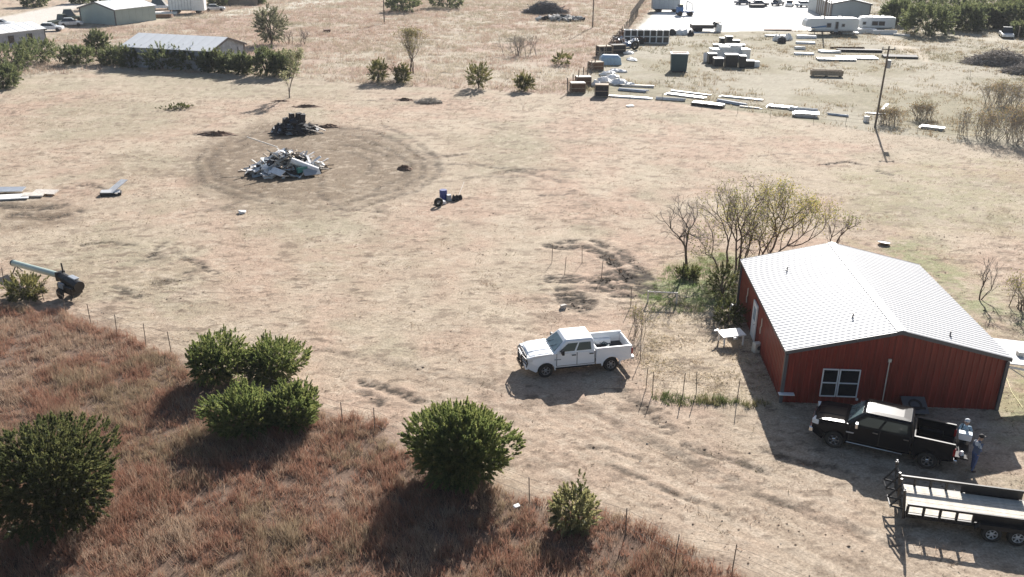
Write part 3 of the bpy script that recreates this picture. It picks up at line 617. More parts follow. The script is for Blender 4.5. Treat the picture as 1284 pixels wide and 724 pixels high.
def pickup(name, label, loc, rz, wb, nose, tail, cabr, ws0, doors, paint, zr=1.93, belt=1.30, rail=1.38, hood=1.26, r=.405, guard=False, open_gate=False, rails=None, group=None):
    t = thing(name, label, 'pickup truck', loc, rz, group); xa, xb = wb/2, -wb/2; w = .985; bot = .52; ra = r+.10
    def arch(x): return [(x+ra*math.cos(a), .40+ra*math.sin(a)) for a in [math.radians(d) for d in range(-8, 189, 14)]]
    # front clip and lower cab
    ol = [(nose, .60), (nose+.05, .80), (nose+.05, 1.00), (nose-.06, hood-.08), (nose-.35, hood), (ws0+.12, hood+.055), (ws0, belt), (cabr, belt), (cabr, bot)]
    ol = [(x, z) for x, z in ol]
    ol += [(xa-ra-.03, bot)]+[(x, z) for x, z in reversed(arch(xa))]+[(nose-.05, .52)]
    def shape(x, y, z):
        k = 1.0
        if x > nose-.5: k -= .10*((x-nose+.5)/.55)**2
        if z > 1.0: k -= .045*(z-1.0)/.3
        if z < .65: k -= .02
        return (x, y*k, z)
    MB().prism(ol, -w, w).map(shape).build('body', paint, t, bevel=.045, seg=3)
    # hood with a raised centre
    m = MB(); hx = [nose-.10, nose-.35, (nose+ws0)/2, ws0+.14]; hz = [hood-.055, hood+.012, hood+.045, hood+.070]; rg_ = []
    for x, z in zip(hx, hz):
        k = 1-.10*max(0, (x-nose+.5)/.55)**2; rg_.append([(x, -.86*k, z-.03), (x, -.80*k, z), (x, -.42*k, z+.008), (x, -.34*k, z+.038), (x, .34*k, z+.038), (x, .42*k, z+.008), (x, .80*k, z), (x, .86*k, z-.03)])
    m.loft(rg_); m.build('hood', paint, t, bevel=.012)
    # greenhouse and roof
    rf0, rf1 = ws0-.62, cabr+.06; yb, yt = .935, .775
    def ring(z, k):
        f = (z-belt)/(zr-.05-belt); x0 = ws0+(rf0-ws0)*f; x1 = cabr+.015+(rf1-cabr)*f; yy = yb+(yt-yb)*f
        c = .10; return [(x0, -yy+.12, z), (x0-.07, -yy, z), (x1+.05, -yy, z), (x1, -yy+.08, z), (x1, yy-.08, z), (x1+.05, yy, z), (x0-.07, yy, z), (x0, yy-.12, z)]
    r3 = [(x*1.0 if abs(x-(rf0+rf1)/2) < 9 else x, y, z) for x, y, z in ring(zr-.05, 1)]
    cx = (rf0+rf1)/2; r4 = [(cx+(x-cx)*.93, y*.90, zr) for x, y, z in r3]
    MB().loft([ring(belt-.04, 0), ring(belt+.06, 0), r3, r4]).build('cab', paint, t, bevel=.03, seg=3)
    r5 = [(cx+(x-cx)*.90, y*.86, zr+.003) for x, y, z in r3]; r6 = [(cx+(x-cx)*.60, y*.6, zr+.022) for x, y, z in r3]
    MB().loft([r5, r6]).build('roof', paint, t, bevel=.02)
    # glass: real panels standing 6 mm proud of the pillars
    def sidept(f, q, s):                                     # f height 0..1 of the window, q 0 front..1 rear
        z = belt+.075+(zr-.16-belt-.075)*f; g = (z-belt)/(zr-.05-belt); x0 = ws0+(rf0-ws0)*g; x1 = cabr+.015+(rf1-cabr)*g; yy = yb+(yt-yb)*g+.008
        return (x0-.16+(x1+.14-x0+.16)*q, s*yy, z)
    def glasspanel(nm, q, par, s, mt=M_vglass):
        n_ = Vector((0, s, .3)).normalized()*.012; m = MB(); P = [Vector(p) for p in q]
        m.add([p-n_ for p in P]+[p+n_*.3 for p in P], [(0, 1, 2, 3), (4, 7, 6, 5), (0, 4, 5, 1), (1, 5, 6, 2), (2, 6, 7, 3), (3, 7, 4, 0)]); return m.build(nm, mt, par)
    for s in (1, -1):
        for i, (q0, q1, dx0, dx1) in enumerate(doors):
            z0, z1 = .62, belt-.015
            m = MB(); kk = lambda z: 1-.045*max(0, z-1.0)/.3
            P = [(dx0, z0), (dx1, z0), (dx1, z1), (dx0, z1)]
            m.add([(x, s*(w*kk(z)-.03), z) for x, z in P]+[(x, s*(w*kk(z)+.008), z) for x, z in P], [(0, 1, 2, 3), (4, 7, 6, 5), (0, 4, 5, 1), (1, 5, 6, 2), (2, 6, 7, 3), (3, 7, 4, 0)])
            d = m.build('door', paint, t, bevel=.01)
            gq = .022; Pq = [(dx0+gq, z0-gq), (dx1-gq, z0-gq), (dx1-gq, z1), (dx0+gq, z1)]
            MB().add([(x, s*(w*kk(z)-.03), z) for x, z in Pq]+[(x, s*(w*kk(z)+.003), z) for x, z in Pq], [(0, 1, 2, 3), (4, 7, 6, 5), (0, 4, 5, 1), (1, 5, 6, 2), (2, 6, 7, 3), (3, 7, 4, 0)]).build('door_gap_line', M_black, d)  # thin black frame drawn as the shade in the door gap
            hx_ = dx1+.17
            MB().box((hx_, s*(w*.985+.035), belt-.13), (.22, .03, .045)).build('handle', M_black if not open_gate else M_chrome, d)
            glasspanel('window', [sidept(0, q0, s), sidept(0, q1, s), sidept(1, q1, s), sidept(1, q0+(.06 if i == 0 else 0), s)], d, s)
        mm = MB().box((ws0-.42, s*1.12, belt+.12), (.13, .22, .24)); mo = mm.build('mirror', M_black if not open_gate else M_chrome, t, bevel=.02)
        MB().box((ws0-.40, s*.985, belt+.05), (.07, .16, .06)).build('mirror_arm', M_black, mo)
        MB().box((nose-.10, s*.74, hood-.20), (.30, .36, .24), rz=-s*.22).build('headlight', M_lamp, t, bevel=.03)
        MB().box((tail+.015, s*.905, 1.08), (.10, .15, .34)).build('tail_lamp', M_tail, t, bevel=.015)
        MB().box(((xa+xb)/2+.25, s*.93, bot-.05), ((xa-xb)-2*ra-.5, .14, .05)).build('side_step', M_black if not open_gate else M_chrome, t, bevel=.015)
        # flared arch lips
        for x in (xa, xb):
            q = [(x+(ra+.012)*math.cos(a), .40+(ra+.012)*math.sin(a)) for a in [math.radians(d_) for d_ in range(0, 181, 15)]]; q2 = [(x+(ra-.04)*math.cos(a), .40+(ra-.04)*math.sin(a)) for a in [math.radians(d_) for d_ in range(180, -1, -15)]]
            MB().prism(q+q2, s*(w-.05), s*(w+.018)).build('arch_lip', paint, t)
    f0, f1 = .10, .93
    def wsp(f, y): g = f; return (ws0+(rf0-ws0)*g*.97+.012-.04*0, y, belt+.03+(zr-.09-belt-.03)*g)
    n_ = Vector((.62, 0, .78))*.012; P = [Vector(wsp(.06, -.74)), Vector(wsp(.06, .74)), Vector(wsp(.95, .62)), Vector(wsp(.95, -.62))]
    MB().add([p-n_ for p in P]+[p+n_ for p in P], [(0, 3, 2, 1), (4, 5, 6, 7), (0, 1, 5, 4), (1, 2, 6, 5), (2, 3, 7, 6), (3, 0, 4, 7)]).build('windshield', M_wshield, t)
    for yy in (.1, -.5): MB().path([(ws0+.03, yy, belt+.05), (ws0-.28, yy+.34, belt+.29)], .010, 4).build('wiper', M_black, t)
    P = [Vector((cabr+.005, -.66, belt+.12)), Vector((cabr+.005, .66, belt+.12)), Vector((cabr+.08, .58, zr-.18)), Vector((cabr+.08, -.58, zr-.18))]; n_ = Vector((-.02, 0, 0))
    MB().add([p for p in P]+[p+n_ for p in P], [(0, 1, 2, 3), (4, 7, 6, 5), (0, 4, 5, 1), (1, 5, 6, 2), (2, 6, 7, 3), (3, 7, 4, 0)]).build('rear_window', M_vglass, t)
    # bed: floor, walls with arches, gate
    bx = cabr-.055; bed = MB().box(((bx+tail)/2, 0, .80), (bx-tail-.06, 1.80, .06)).build('bed_floor', M_black if not open_gate else M_bpaint, t)
    for s in (1, -1):
        o2 = [(bx, bot), (bx, rail), (tail, rail), (tail, .62)]+[(x, z) for x, z in arch(xb)][::1]
        o2 = [(bx, rail), (tail, rail), (tail, .66), (xb-ra-.04, .56)]+[(x, z) for x, z in reversed(arch(xb))]+[(xb+ra+.04, bot), (bx, bot)]
        MB().prism(o2, s*(w-.10), s*(w-.005)).map(lambda x, y, z: (x, y*(1-.03*max(0, z-1.0)/.3), z)).build('bed_side', paint, t, bevel=.02)
        MB().box(((bx+tail)/2, s*(w-.075), rail+.012), (bx-tail-.05, .10, .024)).build('bed_rail', rails or M_black, t, bevel=.006)
        MB().box((xb, s*.74, .95), (1.0, .24, .28)).build('wheel_housing', paint, t, bevel=.04)
    MB().box((bx-.03, 0, (rail+.80)/2), (.05, 1.76, rail-.80)).build('bed_front', paint, t)
    if open_gate: tgm = MB().box((tail-.30, 0, .80), (.58, 1.62, .07))
    else: tgm = MB().box((tail+.035, 0, (rail+.72)/2-.01), (.07, 1.70, rail-.76))
    tg = tgm.build('tailgate', paint, t, bevel=.015)
    if not open_gate: MB().box((tail-.01, 0, 1.18), (.03, .26, .08)).build('gate_handle', M_black, tg)
    bm_ = M_chrome if open_gate else M_white
    MB().box((tail-.09, 0, .62), (.16, 1.80, .17)).build('rear_bumper', M_chrome if open_gate else M_galv, t, bevel=.03)
    fb = MB(); fb.add([], []); fb.box((nose+.07, 0, .66), (.20, 1.86, .26), taper=.96); fb.build('front_bumper', M_chrome if open_gate else M_wpaint, t, bevel=.05)
    g = MB().box((nose+.035, 0, .98), (.08, 1.05, .34)).build('grille', M_black, t, bevel=.03)
    gm = MB(); [gm.box((nose+.075, 0, .87+.075*k), (.025, .98, .022)) for k in range(4)]; gm.box((nose+.08, 0, .98), (.03, .05, .32)); gm.build('grille_bars', M_chrome if open_gate else M_wpaint, g)
    # underbody
    MB().box((0, 0, .50), (wb+.9, 1.0, .16)).build('chassis', M_black, t)
    for x in (xa, xb): MB().cyl((x, -.75, r), (x, .75, r), .06, n=8).build('axle', M_black, t)
    for x in (xa, xb):
        for s in (1, -1): wheel(t, x, s*.86, r, .27, s, M_alloy if not open_gate else M_chrome)
    MB().path([(ws0-.25, -.84, belt+.05), (ws0-.35, -.86, belt+.75)], .006, 4).build('aerial', M_black, t)
    if guard:
        m = MB(); X = nose+.22
        for s in (1, -1):
            m.path([(X, s*.33, .42), (X, s*.36, 1.18)], .045, 8)
            m.path([(X, s*.36, 1.14), (X-.02, s*.62, 1.16), (X-.12, s*.88, 1.08), (X-.16, s*.95, .9), (X-.12, s*.88, .66), (X, s*.36, .60)], .034, 7)
            m.path([(X-.12, s*.90, .98), (X, s*.36, .98)], .022, 6); m.path([(X-.14, s*.93, .82), (X, s*.36, .82)], .022, 6)
            m.box((X-.08, s*.36, .62), (.18, .05, .30))
        for z in (.55, .72, .88, 1.03, 1.16): m.path([(X, -.36, z), (X, .36, z)], .026 if z < 1.1 else .04, 7)
        m.box((X+.03, 0, .50), (.05, 1.10, .16)); m.build('grille_guard', M_bsteel, t)
    MB().box((xa-.62, w*.99+.006, .98), (.34, .012, .05)).build('badge', M_grey, t); MB().box((xa-.62, -w*.99-.006, .98), (.34, .012, .05)).build('badge', M_grey, t)
    return t
def place_vehicle(fpx, rpx, hubz):
    f_, r_ = at(*fpx, hubz), at(*rpx, hubz); d = (f_-r_); wb = d.length; d.normalize(); left = Vector((-d.y, d.x, 0))
    c = (f_+r_)/2-left*.90; return Vector((c.x, c.y, gzf(c.x, c.y))), math.atan2(d.y, d.x), wb
pl, pz, pwb = place_vehicle((684, 464.5), (765.5, 456.5), .40)
white_truck = pickup('pickup_truck', 'white crew cab pickup with black grille guard on the mown field', pl, pz, pwb, pwb/2+.92, -pwb/2-1.14, -pwb/2+.88, pwb/2-.42, [(.02, .47, pwb/2-.58, .12), (.53, .97, .09, -pwb/2+.93)], M_wpaint, guard=True, rails=M_wpaint)
bl_, bz_, bwb = place_vehicle((1045.5, 550.5), (1162.5, 577), .42)
black_truck = pickup('pickup_truck', 'black crew cab pickup with lowered tailgate in the barn shadow', bl_, bz_, bwb, bwb/2+.96, -bwb/2-.98, -bwb/2+.74, bwb/2-.44, [(.02, .46, bwb/2-.60, .12), (.51, .97, .09, -bwb/2+.80)], M_bpaint, zr=1.98, belt=1.34, rail=1.44, hood=1.31, r=.42, open_gate=True, rails=M_black)
MB().box((bwb/2-.62, .985+.016, .98), (.30, .012, .05)).build('door_emblem', M_galv, black_truck)
# things lying in the white truck's bed
Mw = Matrix.Translation(pl) @ Matrix.Rotation(pz, 4, 'Z'); bxf = -pwb/2+.80
rb = random.Random(4)
m = MB()
for k in range(3):
    R0 = .34+.05*k; pts = [Mw @ Vector((bxf-.55+R0*math.cos(a)*1.1, -.25+R0*math.sin(a)*1.2, .90+.04*k+.03*math.sin(3*a))) for a in [2*math.pi*i/20 for i in range(21)]]
    m.path(pts, .022, 5)
tag(m.build('hose_coil', M_teal), 'dark hose coiled in the bed of the white pickup', 'hose')
m = MB()
for i in range(34): m.box(Mw @ Vector((bxf-.5+rb.uniform(-.42, .42), .45+rb.uniform(-.34, .30), .86+rb.uniform(0, .10))), (rb.uniform(.06, .20), rb.uniform(.05, .14), rb.uniform(.03, .09)), rb.uniform(0, 3), rb.uniform(-.5, .5))
tag(m.build('scrap_heap', M_rust), 'brown scrap heaped at the front of the white pickup bed', 'scrap', kind=None)
tag(MB().box(Mw @ Vector((bxf-1.15, .2, .85)), (.85, 1.0, .04), pz).build('bed_mat', M_dark), 'dark rubber mat on the floor of the white pickup bed', 'mat')

# ================================================================ EQUIPMENT TRAILER
DZ = .66
e0 = at(1135, 641, DZ); e1 = at(1124.5, 608.5, DZ); far_a, far_b = at(1128.2, 595.8, DZ+.40), at(1284, 616, DZ+.40)
td = (far_b-far_a).normalized(); tw = 2.1; TL = 6.9
tp = Vector((-td.y, td.x, 0)); cen = far_a-tp*(tw/2); cen.z = 0
tr = thing('equipment_trailer', 'black tandem axle equipment trailer with pale plank deck and raised ramps', 'trailer', (cen.x, cen.y, 0), math.atan2(td.y, td.x))
# local: +x towards the tongue (out of frame), rear end at x=0
hw = tw/2
for i in range(9):
    yy = -hw+.10+(tw-.2)*(i+.5)/9
    o = link('plank', bpy.data.meshes.get('plank_deck') or MB().box((0, 0, 0), (TL-.08, (tw-.2)/9-.014, .045)).mesh('plank_deck', M_deck), tr, (TL/2, yy, DZ-.0225+rb.uniform(-.004, .004)))
m = MB()
for s in (1, -1): m.box((TL/2, s*(hw-.05), DZ-.10), (TL, .10, .18))
for k in range(12): m.box((.3+k*(TL-.6)/11, 0, DZ-.10), (.06, tw-.2, .10))
m.box((.03, 0, DZ-.12), (.06, tw-.2, .22)); m.build('frame', M_bsteel, tr)
def side_rail(s):
    m = MB(); m.box((TL/2, s*(hw-.04), DZ+.38), (TL, .08, .10)).build('top_rail', M_bsteel, tr)
    xs = [.03, .62, 1.22, 1.82, 2.42]+[TL-1.9, TL-1.25, TL-.62, TL-.03]
    mesh = bpy.data.meshes.get('post_mesh') or MB().box((0, 0, 0), (.10, .06, .33)).mesh('post_mesh', M_bsteel)
    for x in xs: link('rail_post', mesh, tr, (x, s*(hw-.04), DZ+.165))
side_rail(1); side_rail(-1)
for s in (1, -1):
    xa_, xb_ = 3.10, 4.02
    f = MB().box((3.56, s*(hw-.055), DZ+.19), (2.20, .02, .36)).build('side_plate', M_bsteel, tr)
    fm = MB(); prof = [(2.45, .52), (2.62, .76), (4.50, .76), (4.67, .52)]
    for (x0, z0), (x1, z1) in zip(prof[:-1], prof[1:]):
        fm.add([(x0, s*(hw-.01), z0), (x1, s*(hw-.01), z1), (x1, s*(hw+.26), z1), (x0, s*(hw+.26), z0), (x0, s*(hw-.01), z0+.012), (x1, s*(hw-.01), z1+.012), (x1, s*(hw+.26), z1+.012), (x0, s*(hw+.26), z0+.012)], [(0, 1, 2, 3), (4, 7, 6, 5), (0, 4, 5, 1), (2, 6, 7, 3), (1, 5, 6, 2), (0, 3, 7, 4)])
    fm.add([(2.50, s*(hw+.262), .60), (4.62, s*(hw+.262), .60), (4.50, s*(hw+.262), .78), (2.62, s*(hw+.262), .78)], [(0, 1, 2, 3)]); fm.build('fender', M_bsteel, tr)
    for x in (xa_, xb_): wheel(tr, x, s*(hw+.12), .37, .22, s, M_galv)
    MB().box((.03, s*(hw-.16), DZ-.10), (.02, .16, .07)).build('tail_lamp', M_tail, tr)
for x in (3.10, 4.02): MB().cyl((x, -hw, .37), (x, hw, .37), .05).build('axle', M_bsteel, tr)
MB().path([(TL, -.6, DZ-.1), (TL+1.3, 0, DZ-.12), (TL, .6, DZ-.1)], .06, 6).build('tongue', M_bsteel, tr)
# raised loading ramps, each a braced ladder
for s in (1, -1):
    rm = thing_part2 = MB(); y0, y1 = s*.22, s*(hw-.02); X0, X1, Z0, Z1 = -.06, -.20, DZ-.25, DZ+1.02
    for y in (y0, y1): rm.cyl((X0, y, Z0), (X1, y, Z1), .055, n=4)
    for k in range(6):
        q = (k+.3)/6; rm.cyl((X0+(X1-X0)*q, y0, Z0+(Z1-Z0)*q), (X0+(X1-X0)*q, y1, Z0+(Z1-Z0)*q), .036, n=4)
    ro = rm.build('ramp', M_bsteel, tr)
    b_ = MB(); ym = (y0+y1)/2
    for y in (y0+.1*s, y1-.1*s): b_.path([(X0-.03, y, Z0+.35), (X0-.55, y, Z0+.42), (X1-.02, y, Z1-.25)], .042, 5)
    b_.cyl((X0-.55, y0, Z0+.42), (X0-.55, y1, Z0+.42), .03, n=5); b_.build('ramp_foot', M_bsteel, ro)
    MB().box((X1, y1, Z1+.03), (.05, .06, .12)).build('reflector', M_white, ro)

# ================================================================ PEOPLE
def fig(name, label, loc, rz, joints, rad, edges, colour_fn, mats, extra=()):
    me = bpy.data.meshes.new(name); keys = list(joints); me.from_pydata([joints[k] for k in keys], [(keys.index(a), keys.index(b)) for a, b in edges], [])
    o = bpy.data.objects.new(name+'_tmp', me); COL.objects.link(o)
    s = o.modifiers.new('skin', 'SKIN'); s.use_smooth_shade = True; u = o.modifiers.new('sub', 'SUBSURF'); u.levels = 1; u.render_levels = 1
    for i, k in enumerate(keys):
        v = me.skin_vertices[0].data[i]; r = rad[k]; v.radius = (r, r) if not isinstance(r, tuple) else r; v.use_root = (k == 'pelvis')
    dg = bpy.context.evaluated_depsgraph_get(); dg.update(); nm = bpy.data.meshes.new_from_object(o.evaluated_get(dg)); nm.name = name
    bpy.data.objects.remove(o); nm.materials.clear()
    for m_ in mats: nm.materials.append(m_)
    for p in nm.polygons: p.material_index = colour_fn(p.center); p.use_smooth = True
    b = bpy.data.objects.new(name, nm); COL.objects.link(b); b.location = loc; b.rotation_euler = (0, 0, rz); return tag(b, label, 'person')
M_skin = mat('skin', (.42, .25, .17), .55, var=.06); M_jeans = mat('blue_jeans', (.075, .115, .24), .85, var=.2, vs=8); M_jeans2 = mat('faded_jeans', (.12, .16, .25), .85, var=.2, vs=8)
M_jacket = mat('light_blue_jacket', (.27, .38, .47), .85, var=.12, vs=6); M_vest = mat('grey_blue_jacket', (.10, .125, .19), .85, var=.15, vs=6); M_capb = mat('black_cap', (.012, .012, .014), .8); M_capw = mat('white_cap', (.6, .62, .64), .8)
M_boot = mat('brown_boot', (.06, .04, .03), .8); M_hair = mat('dark_hair', (.03, .02, .015), .7)
def skeleton(hand_l, hand_r, elbow_l, elbow_r, stride=.10, lean=.06, headfwd=.05, headturn=0):
    # faces +x; y is left; height about 1.76
    J = dict(pelvis=(0, 0, .95), waist=(.01+lean*.3, 0, 1.10), chest=(lean*.8, 0, 1.30), neck=(lean*1.1, 0, 1.47), head0=(lean*1.2+headfwd*.6, 0, 1.56), head1=(lean*1.2+headfwd, 0, 1.66), head2=(lean*1.2+headfwd, 0, 1.73))
    R = dict(pelvis=(.155, .115), waist=(.145, .11), chest=(.165, .12), neck=.062, head0=.078, head1=.092, head2=.072)
    E = [('pelvis', 'waist'), ('waist', 'chest'), ('chest', 'neck'), ('neck', 'head0'), ('head0', 'head1'), ('head1', 'head2')]
    J['nose'] = (J['head1'][0]+.115, 0, 1.635); R['nose'] = .016; E.append(('head1', 'nose'))
    for s, n, hd, el in ((1, 'l', hand_l, elbow_l), (-1, 'r', hand_r, elbow_r)):
        J['hip'+n] = (0, s*.10, .90); J['knee'+n] = (.03+s*stride*.3, s*.115, .50); J['ankle'+n] = (s*stride*.6-.02, s*.125, .09); J['heel'+n] = (s*stride*.6, s*.128, .045); J['toe'+n] = (s*stride*.6+.19, s*.15, .035)
        for k, r in (('hip', .10), ('knee', .068), ('ankle', .048), ('heel', .045), ('toe', .038)): R[k+n] = r
        E += [('pelvis', 'hip'+n), ('hip'+n, 'knee'+n), ('knee'+n, 'ankle'+n), ('ankle'+n, 'heel'+n), ('heel'+n, 'toe'+n)]
        J['sh'+n] = (lean*.95, s*.19, 1.41); J['el'+n] = el; J['wr'+n] = hd
        for k, r in (('sh', .072), ('el', .050), ('wr', .032)): R[k+n] = r
        e, h = Vector(el), Vector(hd); d = (h-e).normalized(); side = d.cross(Vector((0, 0, 1))); side = side.normalized() if side.length > .1 else Vector((1, 0, 0)); dn = d.cross(side).normalized()
        J['pm'+n] = tuple(h+d*.065); R['pm'+n] = (.038, .018); E += [('chest', 'sh'+n), ('sh'+n, 'el'+n), ('el'+n, 'wr'+n), ('wr'+n, 'pm'+n)]
        for q in range(4):
            off = (q-1.5)*.021; L = (.062, .074, .070, .052)[q]; a_ = h+d*.085+side*off; b2 = a_+d*L*.6+dn*.012; c2 = b2+d*L*.35+dn*.026
            for nm_, p in (('a', a_), ('b', b2), ('c', c2)): J['f%d%s%s' % (q, nm_, n)] = tuple(p); R['f%d%s%s' % (q, nm_, n)] = .0095
            E += [('pm'+n, 'f%da%s' % (q, n)), ('f%da%s' % (q, n), 'f%db%s' % (q, n)), ('f%db%s' % (q, n), 'f%dc%s' % (q, n))]
        t1 = h+d*.03-side*.045*s+dn*.01; t2 = t1+d*.045-side*.018*s+dn*.012
        J['t1'+n] = tuple(t1); J['t2'+n] = tuple(t2); R['t1'+n] = .012; R['t2'+n] = .0105; E += [('wr'+n, 't1'+n), ('t1'+n, 't2'+n)]
    return J, R, E
def cap(parent, x, z, mt, brim=True, drop=0):
    m = MB().lathe([(.110, -.01), (.113, .03), (.100, .075), (.055, .108), (.001, .116)], (x, 0, z), 'Z', 14)
    o = m.build('cap', mt, parent, smooth=True)
    if brim: MB().add([(x+.07, -.085, z+.005), (x+.19, -.06, z-.015), (x+.215, 0, z-.018), (x+.19, .06, z-.015), (x+.07, .085, z+.005), (x+.07, -.085, z+.018), (x+.19, -.06, z-.002), (x+.215, 0, z-.004), (x+.19, .06, z-.002), (x+.07, .085, z+.018)], [(0, 4, 3, 2, 1), (5, 6, 7, 8, 9), (0, 1, 6, 5), (1, 2, 7, 6), (2, 3, 8, 7), (3, 4, 9, 8)]).build('brim', mt, o)
def face(p, x, z):
    for s in (1, -1): MB().lathe([(.001, -.010), (.011, -.004), (.011, .004), (.001, .010)], (x+.088, s*.034, z+.03), 'Z', 6).build('eye', M_hair, p)
    MB().box((x+.088, 0, z-.045), (.012, .05, .010)).build('mouth', mat('lips', (.25, .10, .08), .6), p)
    for s in (1, -1): MB().box((x-.005, s*.095, z), (.045, .018, .06)).build('ear', M_skin, p, bevel=.006)
# at the tailgate, carrying a white box
pa = at(1200, 561.5); Mk = Matrix.Translation(bl_) @ Matrix.Rotation(bz_, 4, 'Z'); tail_x = -bwb/2-.98
pa = Mk @ Vector((tail_x-.42+.0, -.62, 0)); pa = Mk @ Vector((tail_x-.36, -1.12, 0))
ra_ = math.atan2(-1, -.45)
J, R_, E_ = skeleton((.36, .20, 1.13), (.36, -.20, 1.13), (.10, .27, 1.12), (.10, -.27, 1.12), .06, .05, .05)
def colA(c): return 3 if c.z < .12 else (1 if c.z < .98 else (0 if (c.z > 1.50 or (c.x > .34 and c.z < 1.3)) else 2))
A = fig('person', 'person in light blue jacket and pale cap holding a white box behind the black pickup', (pa.x, pa.y, gzf(pa.x, pa.y)), ra_, J, R_, E_, colA, [M_skin, M_jeans2, M_jacket, M_boot])
cap(A, J['head1'][0], 1.70, M_capw, False); face(A, J['head1'][0], 1.63)
MA = Matrix.Translation((pa.x, pa.y, 0)) @ Matrix.Rotation(ra_, 4, 'Z')
bo = thing('cooler_box', 'white cooler box held in front by the person in light blue', 'cooler', MA @ Vector((.50, 0, 1.0)), ra_)
MB().box((0, 0, .14), (.30, .50, .28), taper=1.06).build('box_body', M_white, bo, bevel=.02)
MB().box((0, 0, .305), (.33, .54, .05)).build('lid', mat('pale_grey_lid', (.55, .62, .66), .5), bo, bevel=.015)
pb = Mk @ Vector((tail_x-.84, .22, 0)); rbz = math.atan2(.25, 1)
J, R_, E_ = skeleton((.25, .10, .98), (-.16, -.30, .88), (.06, .27, 1.10), (-.10, -.29, 1.13), .16, .04, .07)
def colB(c): return 3 if c.z < .10 else (1 if c.z < .97 else (0 if c.z > 1.50 or (c.z < 1.0 and abs(c.y) > .2) else (4 if (c.x < -.01 and c.z > 1.28) else 2)))  # upper back of the jacket painted white to stand for backlight
B = fig('person', 'person in dark jacket, blue jeans and black cap standing beside the black pickup', (pb.x, pb.y, gzf(pb.x, pb.y)), rbz, J, R_, E_, colB, [M_skin, M_jeans, M_vest, M_boot, mat('backlit_jacket', (.62, .62, .62), .8)])
cap(B, J['head1'][0], 1.69, M_capb); face(B, J['head1'][0], 1.63)
pc = at(1210, 562, .72)
bag = Mk @ Vector((tail_x-.30, .55, .835))
bg = MB().box((0, 0, .09), (.17, .15, .18), .3, taper=.7).jitter(random.Random(3), .02).build('paper_bag', M_white, bevel=.02, loc=(bag.x, bag.y, bag.z)); tag(bg, 'small crumpled white bag on the lowered tailgate of the black pickup', 'bag')

# things by the barn wall
fr0 = Mb @ Vector((front_px(1143, 497).x, -.55, 0))
sq = thing('wall_screen', 'dark square lid leaning flat beside the barn wall behind the black pickup', 'lid', (fr0.x, fr0.y, .0), BR)
MB().box((0, 0, .40), (1.15, 1.0, .06), rx=.45).build('panel', M_trim, sq, bevel=.02); MB().lathe([(.30, .0), (.33, .03), (.24, .03), (.22, 0)], (0, -.02, .445), 'Z', 20, True).map(lambda x, y, z: (x, y*math.cos(.45)-(z-.40)*math.sin(.45), .40+y*math.sin(.45)+(z-.40)*math.cos(.45))).build('ring', M_bsteel, sq)
MB().box((0, 0, .19), (.9, .5, .38)).build('crate_base', M_black, sq)
tb = at(916, 430); q = thing('white_table', 'white flat topped table on legs in the straw beside the barn', 'table', (tb.x, tb.y, gzf(tb.x, tb.y)), .18)
MB().box((0, 0, .62), (1.35, .95, .07), ry=-.05).build('table_top', M_white, q, bevel=.015)
for x, y in ((-.55, -.38), (.55, -.38), (-.55, .38), (.55, .38)): MB().box((x, y, .30), (.07, .07, .58)).build('leg', M_white, q)
MB().box((-.75, .36, .68), (.30, .10, .06), rz=.5).build('arm', M_white, q); MB().box((.0, -.52, .55), (.20, .10, .12), rz=.4).build('bracket', M_white, q)
for px, py, lab in ((921, 392, 'small white metal cabinet box in weeds by the far end of the barn wall'), (949, 441, 'small pale utility box beside the barn wall below the white door')):
    p = at(px, py); o = thing('utility_box', lab, 'utility box', (p.x, p.y, gzf(p.x, p.y)), .3)
    MB().box((0, 0, .28), (.50, .40, .56), taper=.92).build('box_body', M_cream, o, bevel=.03); MB().lathe([(.13, 0), (.13, .02), (.001, .02)], (0, 0, 0), 'Z', 12).map(lambda x, y, z: (x, -.19-z, .30+y)).build('vent', M_trim, o)
